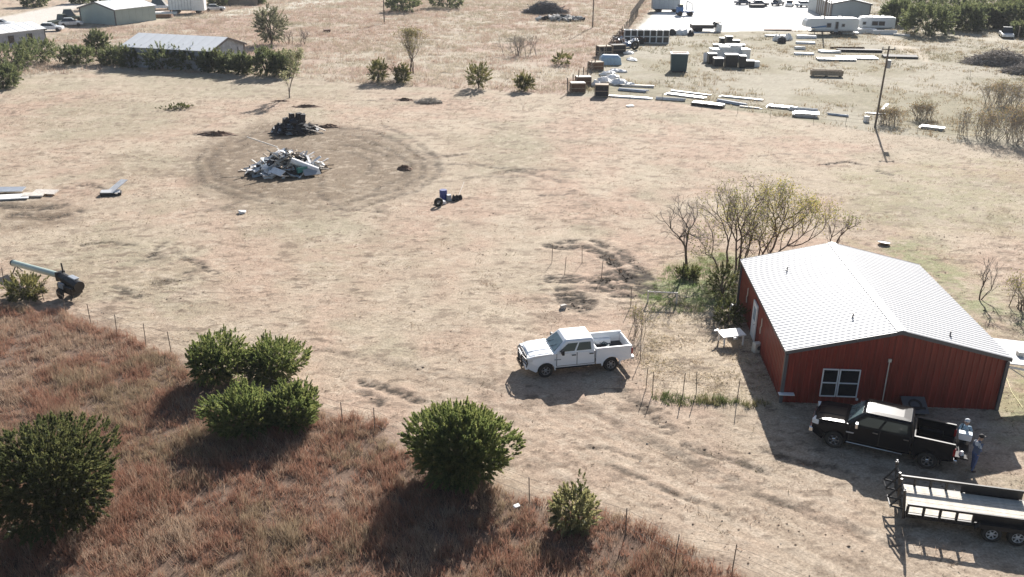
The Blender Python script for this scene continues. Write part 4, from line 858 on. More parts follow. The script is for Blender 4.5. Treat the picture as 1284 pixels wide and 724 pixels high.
# ================================================================ VEGETATION
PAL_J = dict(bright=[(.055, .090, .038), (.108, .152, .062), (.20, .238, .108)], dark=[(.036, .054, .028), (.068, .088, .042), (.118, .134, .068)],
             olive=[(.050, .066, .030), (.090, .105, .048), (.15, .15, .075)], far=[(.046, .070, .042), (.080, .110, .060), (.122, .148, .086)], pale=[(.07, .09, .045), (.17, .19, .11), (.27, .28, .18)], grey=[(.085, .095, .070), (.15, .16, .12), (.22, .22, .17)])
def cedar(label, loc, rx, ry, h, plumes, per, seed, pal='bright', group=None, name='juniper_bush', spray=.24, wid=.035, plen=.62, up=.75, fill=.55, foot=.06, cat='juniper', skirt=1.0, m=None, rough=.60):
    rng = np.random.default_rng(seed); t = thing(name, label, cat, (loc[0], loc[1], gzf(loc[0], loc[1])-.03), rng.random()*.5, group)
    pal = np.array(PAL_J[pal])
    lob = unit(rng.normal(size=(18, 3))); lob[:, 2] = np.abs(lob[:, 2])*.9+.05; la = rng.random(18)*rough
    def shell(n, fmin, fmax):
        u = unit(rng.normal(size=(n, 3))); u[:, 2] = u[:, 2]*.8+.12; u = unit(u)
        k = np.exp((u @ lob.T-1)*13); rr = .80+(k*la).max(1)*1.15-.06*rng.random(n); f = fmin+(fmax-fmin)*rng.random(n)**.6
        p = u*np.array([rx, ry, h*.52])*(rr*f)[:, None]; p[:, 2] += h*.46
        low = np.clip((h*.40-p[:, 2])/(h*.40), 0, 1); sc = 1-(1-skirt)*low; p[:, 0] *= sc; p[:, 1] *= sc
        return p, u
    n1 = int(plumes*(1-fill)); p1, u1 = shell(n1, .86, 1.0); p2, u2 = shell(plumes-n1, .22, .86)
    C0 = np.concatenate([p1, p2]); U = np.concatenate([u1, u2]); ok = C0[:, 2] > foot; C0 = C0[ok]; U = U[ok]; n = len(C0)
    ax = unit(U*.85+np.array([0, 0, 1.])*(up*(.25+.75*np.clip(U[:, 2:3]*1.3+.3, 0, 1)))+rng.normal(size=(n, 3))*.22); PL = plen*(.6+.7*rng.random(n))
    T = np.repeat(np.arange(n), per); m_ = len(T); s = rng.random(m_)**.8
    sidev = unit(np.cross(ax[T], rng.normal(size=(m_, 3))))
    P = C0[T]+ax[T]*(s*PL[T])[:, None]+sidev*(.05*plen*(1-s))[:, None]
    D = ax[T]*(.55+.45*s)[:, None]+sidev*(.75-.45*s)[:, None]+np.array([0, 0, .15])
    L = spray*(.6+.7*rng.random(m_))*(1.05-.4*s)
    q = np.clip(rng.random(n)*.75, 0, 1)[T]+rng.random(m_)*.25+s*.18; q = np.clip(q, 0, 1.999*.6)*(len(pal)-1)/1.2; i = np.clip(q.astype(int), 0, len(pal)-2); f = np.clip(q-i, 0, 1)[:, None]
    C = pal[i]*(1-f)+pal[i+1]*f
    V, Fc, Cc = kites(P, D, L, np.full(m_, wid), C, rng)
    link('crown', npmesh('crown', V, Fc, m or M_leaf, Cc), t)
    segs = []
    for k in range(7):
        a = 2*math.pi*k/7+rng.random(); b = np.array([0, 0, h*.08]); e = np.array([math.cos(a)*rx*.55, math.sin(a)*ry*.55, h*(.45+.3*rng.random())]); md = (b+e)/2+np.array([0, 0, h*.06])
        segs += [(b, md, .07*h/4+.01, .045*h/4+.006), (md, e, .045*h/4+.006, .012)]
    segs.append((np.array([0, 0, -.1]), np.array([0, 0, h*.8]), .10*h/4+.02, .02)); V, Fc = tubes(segs, 5); link('trunk', npmesh('trunk', V, Fc, M_bark), t)
    return t
def bush(px, py, halfpx, toppx, label, seed, plumes=240, per=36, ratio=.9, **k):
    """foot of the bush at (px,py); half width and top row in the photo"""
    p = at(px, py); s = ppm(p); r = halfpx/s
    c = Vector((p.x, p.y+r*ratio*.55, 0)); h = zat((c.x, c.y+0.0), toppx)
    return cedar(label, c, r*.93, r*ratio, max(.6, h*.93), plumes, per, seed, **k)
G1 = 'junipers in the russet grass at the front'
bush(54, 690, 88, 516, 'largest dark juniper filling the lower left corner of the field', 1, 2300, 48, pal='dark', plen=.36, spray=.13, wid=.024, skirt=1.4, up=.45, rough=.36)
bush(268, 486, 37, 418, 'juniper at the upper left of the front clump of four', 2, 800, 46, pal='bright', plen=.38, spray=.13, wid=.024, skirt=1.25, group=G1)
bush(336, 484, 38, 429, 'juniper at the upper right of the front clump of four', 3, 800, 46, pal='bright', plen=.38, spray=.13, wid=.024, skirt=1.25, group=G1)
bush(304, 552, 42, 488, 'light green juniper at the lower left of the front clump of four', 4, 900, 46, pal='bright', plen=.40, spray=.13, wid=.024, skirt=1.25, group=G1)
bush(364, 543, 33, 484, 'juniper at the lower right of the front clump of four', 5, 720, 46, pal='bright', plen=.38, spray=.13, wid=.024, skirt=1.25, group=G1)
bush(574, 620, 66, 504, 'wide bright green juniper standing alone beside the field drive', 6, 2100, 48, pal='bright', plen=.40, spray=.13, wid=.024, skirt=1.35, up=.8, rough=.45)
bush(717, 668, 24, 618, 'small pale green juniper sapling by the fence posts', 7, 240, 30, pal='pale', plen=.40, spray=.18, wid=.024, fill=.2)
p = at(727, 655); cedar('narrow dark juniper spire beside the small pale sapling', (p.x, p.y+.4), .16, .16, 2.0, 60, 30, 8, pal='dark', plen=.35, spray=.14, wid=.022, name='juniper_spire')
bush(27, 378, 21, 348, 'small juniper among fence posts below the green auger', 9, 150, 30, pal='olive', plen=.5, spray=.22, wid=.03)
G2 = 'junipers in the hedge at the far left edge of the field'
FARL = [(4, 92, 38, 52, 'big round juniper at the left edge of the photo, front of the grey house'), (0, 112, 20, 82, 'lowest juniper on the left edge of the photo'), (40, 80, 30, 50, 'rounded juniper right of the grey house end'), (94, 82, 21, 58, 'low wide juniper standing between the grey house and the shed'),
        (140, 82, 19, 62, 'low juniper just left of the white roofed shed'), (163, 85, 18, 57, 'juniper before the left end of the shed roof'), (201, 88, 22, 57, 'pointed juniper before the middle of the shed'), (237, 89, 21, 61, 'juniper before the right part of the shed roof'),
        (264, 91, 14, 64, 'juniper before the shed gable corner'), (285, 92, 12, 68, 'thin open juniper before the shed gable'), (303, 94, 11, 68, 'narrow juniper at the right end of the shed hedge'), (333, 96, 18, 60, 'juniper left of the pale sapling, apart from the hedge'), (354, 97, 17, 66, 'juniper behind the pale sapling')]
for i, (px, py, hp, tp_, lab) in enumerate(FARL): bush(px, py, hp, tp_, lab, 30+i, 260, 26, pal='far', plen=.8, spray=.40, wid=.055, group=G2, ratio=.8, up=.8, skirt=1.25)
bush(122, 66, 12, 39, 'tall rounded juniper behind the hedge left of the shed', 50, 260, 30, pal='far', plen=.7, spray=.36, wid=.05, skirt=1.1)
for i, (px, py, hp, tp_, lab) in enumerate([(474, 104, 9, 75, 'small juniper left of the tall slim shrub on the field edge'), (504, 105, 8, 82, 'small dark juniper at the foot of the tall slim shrub'), (600, 112, 12, 79, 'bushy young juniper in the middle of the field edge'), (657, 115, 9, 94, 'low round juniper nearest the yard fence corner')]):
    bush(px, py, hp, tp_, lab, 60+i, 150, 30, pal='olive', plen=.7, spray=.30, wid=.04, skirt=1.1, group='young junipers along the far field edge')
bush(705, 82, 11, 68, 'low green bush in tall grass left of the yard fence', 66, 60, 20, pal='olive', plen=.6, spray=.4, wid=.06, cat='bush', name='green_bush')
for i, (px, py, hp, tp_, lab) in enumerate([(503, 16, 21, -6, 'dark juniper at the top of the photo right of the far pole'), (560, 11, 24, -14, 'dark juniper at the top edge, centre of the photo'), (40, 9, 14, -8, 'dark juniper at the top left beyond the pale road'), (125, 12, 13, -10, 'juniper at the top left above the road bend'), (150, 9, 12, -14, 'second juniper at the top left above the road bend'), (272, 8, 11, -6, 'dark juniper far behind the white box trailer'), (98, 5, 10, -10, 'dark juniper behind the green metal building roof'),(318, 6, 9, -4, 'low dark juniper by the far lane')]):
    bush(px, py, hp, tp_, lab, 70+i, 180, 26, pal='far', plen=1.2, spray=.65, wid=.09, skirt=1.15, group='dark junipers along the top of the photo')
G3 = 'junipers of the dark grove beyond the travel trailers'
for i, (px, py, hp, tp_, lab) in enumerate([(1168, 45, 37, 2, 'largest juniper of the grove, front left with a wide shaded base'), (1128, 32, 22, 0, 'juniper at the left end of the grove beside the metal building'), (1214, 40, 25, 4, 'juniper of the grove second from the right, behind the track'), (1243, 36, 22, 6, 'juniper of the grove just left of the parked white truck'), (1270, 38, 24, 4, 'juniper of the grove behind the parked white truck'), (1282, 47, 11, 32, 'low juniper right of the parked white truck'), (1150, 18, 30, -12, 'juniper of the grove rear row, left part'), (1200, 20, 32, -10, 'juniper of the grove rear row, middle'), (1250, 18, 34, -10, 'juniper of the grove rear row, right part'), (1298, 20, 30, -10, 'juniper of the grove rear row, at the right edge')]):
    bush(px, py, hp, tp_, lab, 90+i, 430 if i < 5 else 220, 26, pal='far', plen=1.3, spray=.62, wid=.085, group=G3, up=.5, rough=.22, skirt=1.2)
# broad leafed grey green tree in the far field
p = at(341, 56); cedar('tall grey green tree standing alone in the far pink grass', (p.x, p.y), 2.6, 2.6, zat(p, 9)*1.05, 300, 34, 120, pal='grey', plen=1.1, spray=.30, wid=.07, skirt=.75, name='shade_tree', cat='tree', m=M_leafy, rough=.5, up=.9, foot=.5)

def grow(rng, base, d, L, r, depth, segs, tips, spread=.55, upb=.12, kids=(2, 3), taper=.66, bend=.16):
    p = np.array(base, float); d = np.array(d, float); n = 3
    for k in range(n):
        d2 = d+rng.normal(size=3)*bend+np.array([0, 0, upb]); d2 /= np.linalg.norm(d2); q = p+d2*L/n; r1 = r*(1-.28/n*(k+1))
        segs.append((p, q, r*(1-.28/n*k), r1)); p = q; d = d2
        if depth > 0 and k < n-1 and rng.random() < .55:
            e = d+rng.normal(size=3)*spread*1.2; e /= np.linalg.norm(e); grow(rng, p, e, L*.58, r*.45, depth-2 if depth > 1 else 0, segs, tips, spread, upb, kids, taper, bend)
    if depth <= 0: tips.append((p, d)); return
    for k in range(rng.integers(kids[0], kids[1]+1)):
        e = d+rng.normal(size=3)*spread; e /= np.linalg.norm(e); grow(rng, p, e, L*(taper+.15*rng.random()), r*.64, depth-1, segs, tips, spread, upb, kids, taper, bend)
def bare_tree(label, loc, stems, seed, depth=5, leaves=None, group=None, name='bare_tree', cat='tree', barkm=None, **k):
    rng = np.random.default_rng(seed); t = thing(name, label, cat, (loc[0], loc[1], gzf(loc[0], loc[1])-.05), 0, group); trunk = []; segs = []; tips = []
    for (ox, oy, d, L, r) in stems: 
        a = []; grow(rng, (ox, oy, 0), d, L, r, depth, a, tips, **k); segs += a[3:]
        V, Fc = tubes(a[:3], 7); link('trunk', npmesh('trunk', V, Fc, barkm or M_bark, smooth=True), t)
    big = [s for s in segs if s[2] > .02]; sm = [(a, b, max(r0, .006), max(r1, .005)) for a, b, r0, r1 in segs if r0 <= .02]
    if big: V, Fc = tubes(big, 5); link('limbs', npmesh('limbs', V, Fc, barkm or M_bark), t)['kind'] = 'stuff'
    if sm: V, Fc = tubes(sm, 3); link('twigs', npmesh('twigs', V, Fc, M_twig if not barkm else barkm), t)['kind'] = 'stuff'
    if leaves and tips:
        n_, L_, pal, zr0 = leaves; P = np.array([x for x, _ in tips]); P = P[P[:, 2] > zr0] if zr0 is not None else P
        T = rng.integers(0, len(P), n_); q = P[T]+rng.normal(size=(n_, 3))*.22; C = np.array(pal)[rng.integers(0, len(pal), n_)]*(.8+.4*rng.random((n_, 1)))
        V, Fc, Cc = kites(q, rng.normal(size=(n_, 3))+np.array([0, 0, -.3]), L_*(.6+.6*rng.random(n_)), np.full(n_, L_*.33), C, rng); link('leaves', npmesh('leaves', V, Fc, M_leafy, Cc), t)
    return t
YEL = [(.27, .26, .09), (.31, .28, .11), (.22, .23, .09), (.30, .25, .13)]; OLV = [(.16, .17, .06), (.24, .22, .08), (.12, .14, .05)]
p = at(860, 338); bare_tree('bare grey tree leaning left, leftmost of the trees behind the barn', p, [(0, 0, (-.10, 0, 1), 1.6, .11)], 207, 6, spread=.50, upb=.06, kids=(2, 3), bend=.11)
p = at(922, 336); bare_tree('many stemmed tree with olive leaves at the barn back corner', p, [(-.6, 0, (-.28, .1, 1), 1.75, .08), (.3, .2, (.12, .1, 1), 2.05, .09), (-1.2, -.4, (-.35, 0, 1), 1.4, .06), (0, -.2, (-.05, -.1, 1), 1.95, .08), (.5, .3, (.3, .2, 1), 1.75, .07)], 202, 5, leaves=(2000, .12, OLV, None), spread=.42, upb=.10)
p = at(958, 330); bare_tree('tree with yellow leaves leaning right behind the barn roof', (p.x, p.y, 0), [(0, 0, (.62, .1, 1), 2.0, .09), (-.3, .2, (.25, .1, 1), 1.95, .08), (.2, 0, (.95, .2, .95), 2.0, .08), (-.4, 0, (-.1, .1, 1), 1.7, .06)], 203, 5, leaves=(5200, .12, YEL+OLV, 1.2), spread=.42, upb=.10)
p = at(1046, 312); bare_tree('bare forked tree with dark ivy tufts right of the yellow tree', (p.x, p.y, 0), [(0, 0, (.22, 0, 1), 1.05, .07), (-.25, 0, (-.12, 0, 1), .95, .05)], 204, 4, leaves=(260, .14, OLV, 1.8), spread=.42)
p = at(1228, 376); bare_tree('small bare shrub in the field right of the barn roof', p, [(0, 0, (.1, 0, 1), .95, .05), (.1, 0, (.5, 0, 1), .9, .04)], 205, 4, name='bare_shrub', cat='shrub', spread=.5)
for i, (px, py, lab, s) in enumerate([(1276, 388, 'bushy bare shrub at the right edge beside the field', 1.0)]):
    p = at(px, py); bare_tree(lab, p, [(rb.uniform(-.4, .4), rb.uniform(-.4, .4), (rb.uniform(-.6, .6), rb.uniform(-.5, .5), 1), .85*s, .03) for _ in range(9)], 210+i, 3, leaves=(700, .10, OLV+[(.2, .18, .12)], None), name='bare_shrub', cat='shrub', spread=.5, group=None)
# undergrowth at the barn corner
rx_ = [(904, 374, .8, 2.1, 'dark leafy weeds against the barn back corner'), (912, 405, .8, 1.2, 'low dark weeds along the barn wall near the door'), (862, 347, .6, .4, 'green weed clump at the foot of the leaning bare tree')]
for i, (px, py, r, h, lab) in enumerate(rx_):
    p = at(px, py); cedar(lab, p, r, r, h, 110, 26, 220+i, pal='olive', plen=.42, spray=.16, wid=.03, name='weed_clump', cat='weeds', m=M_leafy)
p = at(799, 412)
bare_tree('dry brown weed stalks at the gate post behind the white pickup', (at(800, 420).x, at(800, 420).y), [(rb.uniform(-.3, .3), rb.uniform(-.5, .5), (rb.uniform(-.2, .2), rb.uniform(-.2, .2), 1), .75, .015) for _ in range(12)], 230, 2, name='weed_stalks', cat='weeds', leaves=(500, .08, [(.2, .17, .09), (.12, .13, .06)], None), spread=.3)
# scrub at the right edge
for i, (px, py, s, lab) in enumerate([(1224, 172, 1.0, 'grey brown scrub at the yard corner, left of the dark scrub'), (1252, 178, 1.25, 'dense dark scrub at the right edge of the yard'), (1280, 176, 1.3, 'tall scrub on the right edge beside the corner post'), (1268, 140, 1.25, 'brushy scrub above the yard corner at the right edge'), (1246, 132, 1.0, 'thin pale scrub behind the yard corner'), (1160, 150, .7, 'russet scrub behind the metal bundle'), (1115, 156, .7, 'russet weeds at the foot of the leaning utility pole')]):
    p = at(px, py); bare_tree(lab, p, [(rb.uniform(-1.6, 1.6)*s, rb.uniform(-1.2, 1.2)*s, (rb.uniform(-.5, .5), rb.uniform(-.5, .5), 1), 1.1*s, .03) for _ in range(24)], 240+i, 3, name='scrub', cat='scrub', spread=.45, leaves=(900, .16, [(.17, .13, .09), (.22, .17, .11), (.14, .13, .07)], None), group=None, barkm=M_twig)
# tall slim shrub and small ones in the far field
p = at(517, 93); bare_tree('tall slim bare shrub standing in the far field edge', p, [(rb.uniform(-.3, .3), rb.uniform(-.3, .3), (rb.uniform(-.12, .12), 0, 1), 2.2, .07) for _ in range(4)], 260, 4, leaves=(1500, .20, [(.14, .14, .08), (.20, .18, .10)], 1.), spread=.32, upb=.25, name='slim_shrub', cat='shrub')
for i, (px, py, lab) in enumerate([(363, 56, 'small bare shrub right of the lone grey green tree'), (379, 56, 'smallest bare shrub well right of the lone grey green tree')]):
    p = at(px, py); bare_tree(lab, p, [(rb.uniform(-.5, .5), 0, (rb.uniform(-.3, .3), 0, 1), 1.0, .05) for _ in range(4)], 265+i, 3, name='bare_shrub', cat='shrub', group=None)
p = at(655, 70); bare_tree('grey bare thicket in the pink grass of the far field', p, [(rb.uniform(-3.2, 3.2), rb.uniform(-1, 1), (rb.uniform(-.4, .4), 0, 1), 1.3, .05) for _ in range(16)], 268, 3, name='thicket', cat='thicket', barkm=M_twig, spread=.5)
p = at(300, 26); 
# slender sapling with pale trunk
p = at(363, 123); t = bare_tree('slender sapling with pale trunk and thin grey crown on the field', p, [(0, 0, (0, 0, 1), 2.0, .09)], 270, 4, leaves=(1300, .20, [(.17, .19, .12), (.24, .24, .17)], 1.8), barkm=M_barkgrey, spread=.34, upb=.3, name='sapling')
# a few weedy clumps on the mown field and roadside
for i, (px, py, lab) in enumerate([(222, 137, 'flat olive weed clump on the field below the shed hedge'), (705, 77, 'weedy clump')][:1]):
    p = at(px, py); cedar(lab, p, 1.7, .8, .45, 90, 18, 280+i, pal='olive', plen=.3, spray=.2, wid=.04, name='weed_clump', cat='weeds', m=M_leafy)
def brush_pile(label, loc, rx, ry, h, n, seed, m, tlen=2.2, r=.03):
    rng = np.random.default_rng(seed); t = thing('brush_pile', label, 'brush pile', (loc[0], loc[1], gzf(loc[0], loc[1])), 0)
    a = rng.random(n)*2*np.pi; q = np.sqrt(rng.random(n)); x = np.cos(a)*q*rx; y_ = np.sin(a)*q*ry; z = rng.random(n)*h*(1-q**1.7)+.05
    P = np.stack([x, y_, z], 1); D = unit(rng.normal(size=(n, 3))*np.array([1, 1, .35])); L = tlen*(.3+.7*rng.random(n)); A = P-D*L[:, None]/2; B = P+D*L[:, None]/2; A[:, 2] = np.maximum(A[:, 2], .02); B[:, 2] = np.maximum(B[:, 2], .02)
    R = r*(.4+rng.random(n)); V, Fc = tubes([(A[i], B[i], R[i], R[i]*.5) for i in range(n)], 4); o = link('branches', npmesh('branches', V, Fc, m), t); o['kind'] = 'stuff'
    V, Fc, Cc = kites(P, rng.normal(size=(n, 3)), np.full(n, .35), np.full(n, .06), np.full((n, 3), .11)*(.6+.8*rng.random((n, 1))), rng)
    return t
p = at(1253, 80); brush_pile('long grey heap of cut branches at the right edge of the yard', p, 5.6, 3.4, 2.2, 1900, 301, M_twig, 2.6, .05)
p = at(1280, 92); brush_pile('smaller grey heap of cut branches below the long heap', (p.x+.5, p.y), 3.0, 2.4, 1.4, 800, 302, M_twig, 2.2, .05)
p = at(684, 17); brush_pile('dark grey brush heap at the top of the photo by the rubble', p, 5.2, 2.8, 2.8, 1500, 303, mat('grey_brush', (.13, .13, .14), .9, var=.3), 2.6, .07)
p = at(537, 129); brush_pile('small grey brush heap on the mown field below the field edge', p, 1.6, .9, .6, 260, 304, mat('pale_branches', (.42, .38, .33), .9, var=.3), 1.1, .035)
def soil_heap(label, px, py, rx, ry, h, seed, m=M_soil):
    p = at(px, py); rng = random.Random(seed); b = MB(); n = 22
    vs = [(0, 0, h)]; 
    rings = []
    for k in range(1, 7):
        q = k/6; rings.append([(rx*q*math.cos(2*math.pi*j/n)*rng.uniform(.8, 1.15), ry*q*math.sin(2*math.pi*j/n)*rng.uniform(.8, 1.15), h*(1-q**1.4)*rng.uniform(.35, 1.5)-(.08 if k == 6 else 0)) for j in range(n)])
    b.loft(rings[::-1]); o = b.build('soil_heap', m); o.location = (p.x, p.y, gzf(p.x, p.y)-.03); return tag(o, label, 'soil heap')
soil_heap('brown soil heap left of the dark rubbish pile', 273, 169, 2.4, 1.0, .38, 1); soil_heap('small flat soil heap behind the dark rubbish pile', 385, 134, 2.2, .8, .28, 2); soil_heap('small soil heap left of the grey brush heap', 508, 126, 1.2, .6, .3, 3)
soil_heap('low soil scrape at the foot of the pale sapling', 352, 127, 1.4, .6, .16, 4); soil_heap('soil heap just right of the dark rubbish pile', 412, 160, 1.6, .8, .30, 5); soil_heap('small lump of soil inside the wheel ring right of the white pile', 507, 212, .9, .7, .35, 6)
# ================================================================ FENCES AND POLES
post_me = MB().box((0, 0, .62), (.022, .022, 1.34)).box((0, .010, .62), (.042, .008, 1.34)).mesh('fence_post', mat('fence_post_steel', (.17, .14, .115), .8, var=.3))
wood_me = MB().cyl((0, 0, -.1), (0, 0, 1.55), .075, .065, 8).mesh('wood_post', M_wood)
yp_me = MB().box((0, 0, .95), (.12, .12, 2.2)).mesh('fence_post', mat('weathered_post', (.17, .145, .12), .85, var=.3))
M_wire = mat('fence_wire', (.16, .15, .14), .5, metal=.6)
def wire_fence(label, pts, zs=(.45, .85, 1.2), me=post_me, wr=.006, lean=.05, group=None):
    p0 = pts[0]; t = thing('wire_fence', label, 'fence', (p0[0], p0[1], 0), 0, group); rr = random.Random(len(pts))
    for p in pts:
        link('fence_post', me, t, (p[0]-p0[0], p[1]-p0[1], gzf(p[0], p[1])), (rr.uniform(-lean, lean), rr.uniform(-lean, lean), rr.uniform(0, 1)))
    m = MB()
    for z in zs:
        for a, b in zip(pts[:-1], pts[1:]): m.cyl((a[0]-p0[0], a[1]-p0[1], z), (b[0]-p0[0], b[1]-p0[1], z), wr, n=3, caps=False)
    m.build('wire', M_wire, t); return t
wire_fence('wire fence on steel posts between the russet grass and the mown field', pxs((-60, 340), (-20, 352), (6, 360), (27, 358), (55, 377), (84, 396), (114, 406), (147, 421), (183, 433), (215, 443), (300, 486), (365, 512), (430, 534), (470, 543), (560, 590), (664, 632), (784, 672), (846, 706), (918, 718), (1010, 760)))
wire_fence('wire fence round the straw patch beside the barn', pxs((795, 404), (803, 452), (810, 488), (818, 495), (856, 497), (873, 495), (924, 504), (985, 503)), zs=(.4, .8), wr=.005)
wire_fence('short run of fence posts standing in the muddy ring', pxs((692, 330), (708, 345), (730, 330), (754, 350), (791, 385)), zs=(), wr=.004)
m_ = MB(); q0, q1 = at(812, 380), at(848, 382); tag(MB().cyl((q0.x, q0.y, .75), (q1.x, q1.y, .75), .05, n=6).cyl((q0.x, q0.y, -.05), (q0.x, q0.y, .8), .05, n=6).cyl((q1.x, q1.y, -.05), (q1.x, q1.y, .8), .05, n=6).build('pipe_rail', M_pale), 'pale horizontal pipe rail at the back of the straw patch', 'rail')
fp = pxs((712, 118), (742, 93), (760, 72), (778, 50), (790, 34), (800, 20))
fl = []
for a, b in zip(fp[:-1], fp[1:]):
    n_ = max(2, int(math.hypot(b[0]-a[0], b[1]-a[1])/3.2))
    for k in range(n_): fl.append((a[0]+(b[0]-a[0])*k/n_, a[1]+(b[1]-a[1])*k/n_))
wire_fence('mesh fence along the left side of the storage yard', fl+[fp[-1]], zs=(.3, .7, 1.1, 1.5), wr=.014, me=yp_me)
tall = MB().box((0, 0, 1.2), (.09, .09, 2.5)).mesh('yard_post', mat('yard_post_brown', (.10, .085, .075), .8))
pf = pxs((790, 28), (800, 14), (808, 2), (816, -10))
t = thing('board_fence', 'dark board fence running away along the pale gravel lot', 'fence', (pf[0][0], pf[0][1], 0)); bme = {}
a, b = Vector((*pf[0], 0)), Vector((*pf[3], 0)); L_ = (b-a).length; d = (b-a).normalized(); nb = int(L_/1.2); an = math.atan2(d.y, d.x)
brd = MB().box((0, 0, 1.05), (1.16, .05, 2.1)).mesh('board', mat('dark_board', (.10, .085, .075), 1.0, var=.3, spec=.02))
for k in range(nb): link('board', brd, t, tuple(d*(k+.5)*1.2+Vector((0, 0, rb.uniform(-.05, .05)))), (0, 0, an))
wire_fence('wire fence along the front edge of the storage yard', pxs((715, 119), (757, 122), (790, 125), (830, 130), (880, 137), (925, 142), (966, 147), (1020, 153), (1060, 157), (1097, 161), (1150, 168), (1200, 174), (1276, 184)), zs=(.4, .8, 1.2), wr=.010)
wire_fence('sparse wire fence crossing the weeds at the right of the yard', pxs((1204, 79), (1216, 100), (1246, 128), (1281, 170)), zs=(.5, 1.), wr=.008)
def pole(label, base, top, r, arm=False, group='wooden utility poles'):
    p = at(*base); h = zat(p, top) if top is not None else 9
    t = thing('utility_pole', label, 'utility pole', (p.x, p.y, 0), 0, group); MB().cyl((0, 0, -.2), (0, 0, h), r, r*.72, 9).build('pole', mat('pole_wood', (.14, .115, .095), .9, var=.3), t)
    if arm: MB().box((0, 0, h-.35), (1.5, .10, .12)).build('crossarm', mat('pole_wood', (.14, .115, .095)), t); MB().cyl((.35, .1, h-2.4), (.35, .1, h-1.5), .22, n=10).build('transformer', M_grey, t)
    for s in ((-.65, .65) if arm else (0,)): MB().lathe([(.05, 0), (.07, .06), (.04, .12), (.06, .16), (.001, .2)], (s, 0, h-.28 if arm else h), 'Z', 8).build('insulator', M_grey, t)
    return t
up = pole('leaning utility pole with a crossarm at the front edge of the storage yard', (1097, 160), 58, .125, True); up.rotation_euler = (0, math.radians(.9), 0)
pole('thin utility pole in the pink grass left of the yard fence', (743, 35), -38, .14); pole('utility pole in front of the travel trailers', (1031, 42), -40, .17); pole('far utility pole by the dark junipers at the top', (482, 30), -30, .13); pole('utility pole beside the white box trailer', (214, 17), -40, .16)

# ================================================================ RUBBISH PILES
def board_me(nm, d, m, jit=.02, seed=1): return MB().box((0, 0, 0), d).jitter(random.Random(seed), jit).mesh(nm, m)
def pile(label, cx, cy, rx, ry, h, seed, kinds, n, extra=None):
    p = at(cx, cy); t = thing('rubbish_pile', label, 'rubbish pile', (p.x, p.y, gzf(p.x, p.y)), .3); rng = random.Random(seed)
    # heap of fines below
    b = MB(); nn = 18; rings = []
    for k in range(6):
        q = 1-k/6.; rings.append([(rx*q*math.cos(2*math.pi*j/nn)*rng.uniform(.85, 1.12), ry*q*math.sin(2*math.pi*j/nn)*rng.uniform(.85, 1.12), h*.80*(1-q**1.1)*rng.uniform(.75, 1.2)-(.05 if k == 0 else 0)) for j in range(nn)])
    o = b.loft(rings).build('rubble', mat('grey_rubble', (.11, .10, .09), .95, var=.55, vs=3, bump=.8, bs=6), t); o['kind'] = 'stuff'
    for i in range(n):
        nm, me = kinds[min(len(kinds)-1, int(len(kinds)*rng.random()))]; q = math.sqrt(rng.random())*.98; a = rng.uniform(0, 6.28); x, y_ = rx*q*math.cos(a), ry*q*math.sin(a)
        z = h*.82*(1-q**1.1)+rng.uniform(-.05, .25); yaw = rng.uniform(0, 6.28); pit = rng.uniform(-.1, .75)*(1 if rng.random() < .8 else -.6)
        link(nm, me, t, (x, y_, max(.10, z)), (rng.uniform(-.5, .5), pit, a+rng.uniform(-.8, .8) if rng.random() < .6 else yaw))
    return t
whites = [('plank', board_me('w1', (2.2, .22, .05), M_sheet)), ('plank', board_me('w2', (1.6, .14, .06), M_pale)), ('plank', board_me('w3', (2.8, .16, .06), M_pale)), ('sheet', board_me('w4', (1.1, .5, .03), M_sheet, .08)), ('sheet', board_me('w5', (.7, .5, .04), M_sheet, .10)), ('panel', board_me('w6', (1.2, .4, .05), M_grey, .06)), ('plank', board_me('w7', (1.8, .18, .06), M_wood)), ('chunk', board_me('w8', (.5, .4, .3), M_sheet, .10)), ('chunk', board_me('w9', (.45, .4, .3), M_dark, .10)), ('scrap', board_me('w13', (.8, .3, .2), M_dark, .12)), ('scrap', board_me('w14', (.5, .3, .1), M_rust, .08)), ('sheet', board_me('w10', (1.1, .6, .04), mat('pale_blue_grey_scrap', (.45, .50, .53), .7), .08)), ('plank', board_me('w11', (1.4, .12, .05), M_sheet)), ('chunk', board_me('w12', (.4, .3, .2), M_wood, .08))]
wp = pile('large heap of white boards, sheets and rubble on the field', 360, 214, 3.5, 2.6, 2.1, 21, whites, 250)
MB().cyl((.35, -1.6, 1.35), (2.6, -2.2, .42), .26, n=14).build('white_pipe', M_sheet, wp); MB().cyl((-.6, 1.4, 1.9), (-3.2, 3.2, 2.6), .06, n=6).build('long_pole', M_pale, wp)
MB().box((1.2, -2.2, .60), (1.0, .5, .42), .4).jitter(rb, .07).build('teal_scrap', M_tealp, wp); MB().box((2.0, -2.5, .45), (1.5, .9, .06), .2, .55).build('grey_panel', M_grey, wp); MB().box((-1.0, -2.45, .62), (1.5, .7, .05), -.9, .5, .1).build('pale_panel', M_sheet, wp)
for x, y_, l in ((-.2, -2.9, 1.6), (-1.9, -2.5, 1.2), (3.3, -1.2, 1.4)): MB().box((x, y_, .28), (l, .12, .09), .9, .0, .25).build('plank', M_pale, wp)
darks = [('plank', board_me('d1', (1.4, .2, .06), M_dark)), ('chunk', board_me('d2', (.7, .55, .5), M_dark, .12)), ('chunk', board_me('d3', (.9, .7, .5), M_dark, .15)), ('sheet', board_me('d4', (1.2, .8, .05), M_dark, .1)), ('sheet', board_me('d5', (.9, .6, .05), M_grey, .08)), ('chunk', board_me('d6', (.5, .5, .5), mat('dark_blue_scrap', (.035, .045, .07), .6), .1))]
dp = pile('smaller heap of dark charred scrap behind the white rubbish heap', 370, 166, 2.3, 1.6, 1.35, 22, darks, 95)
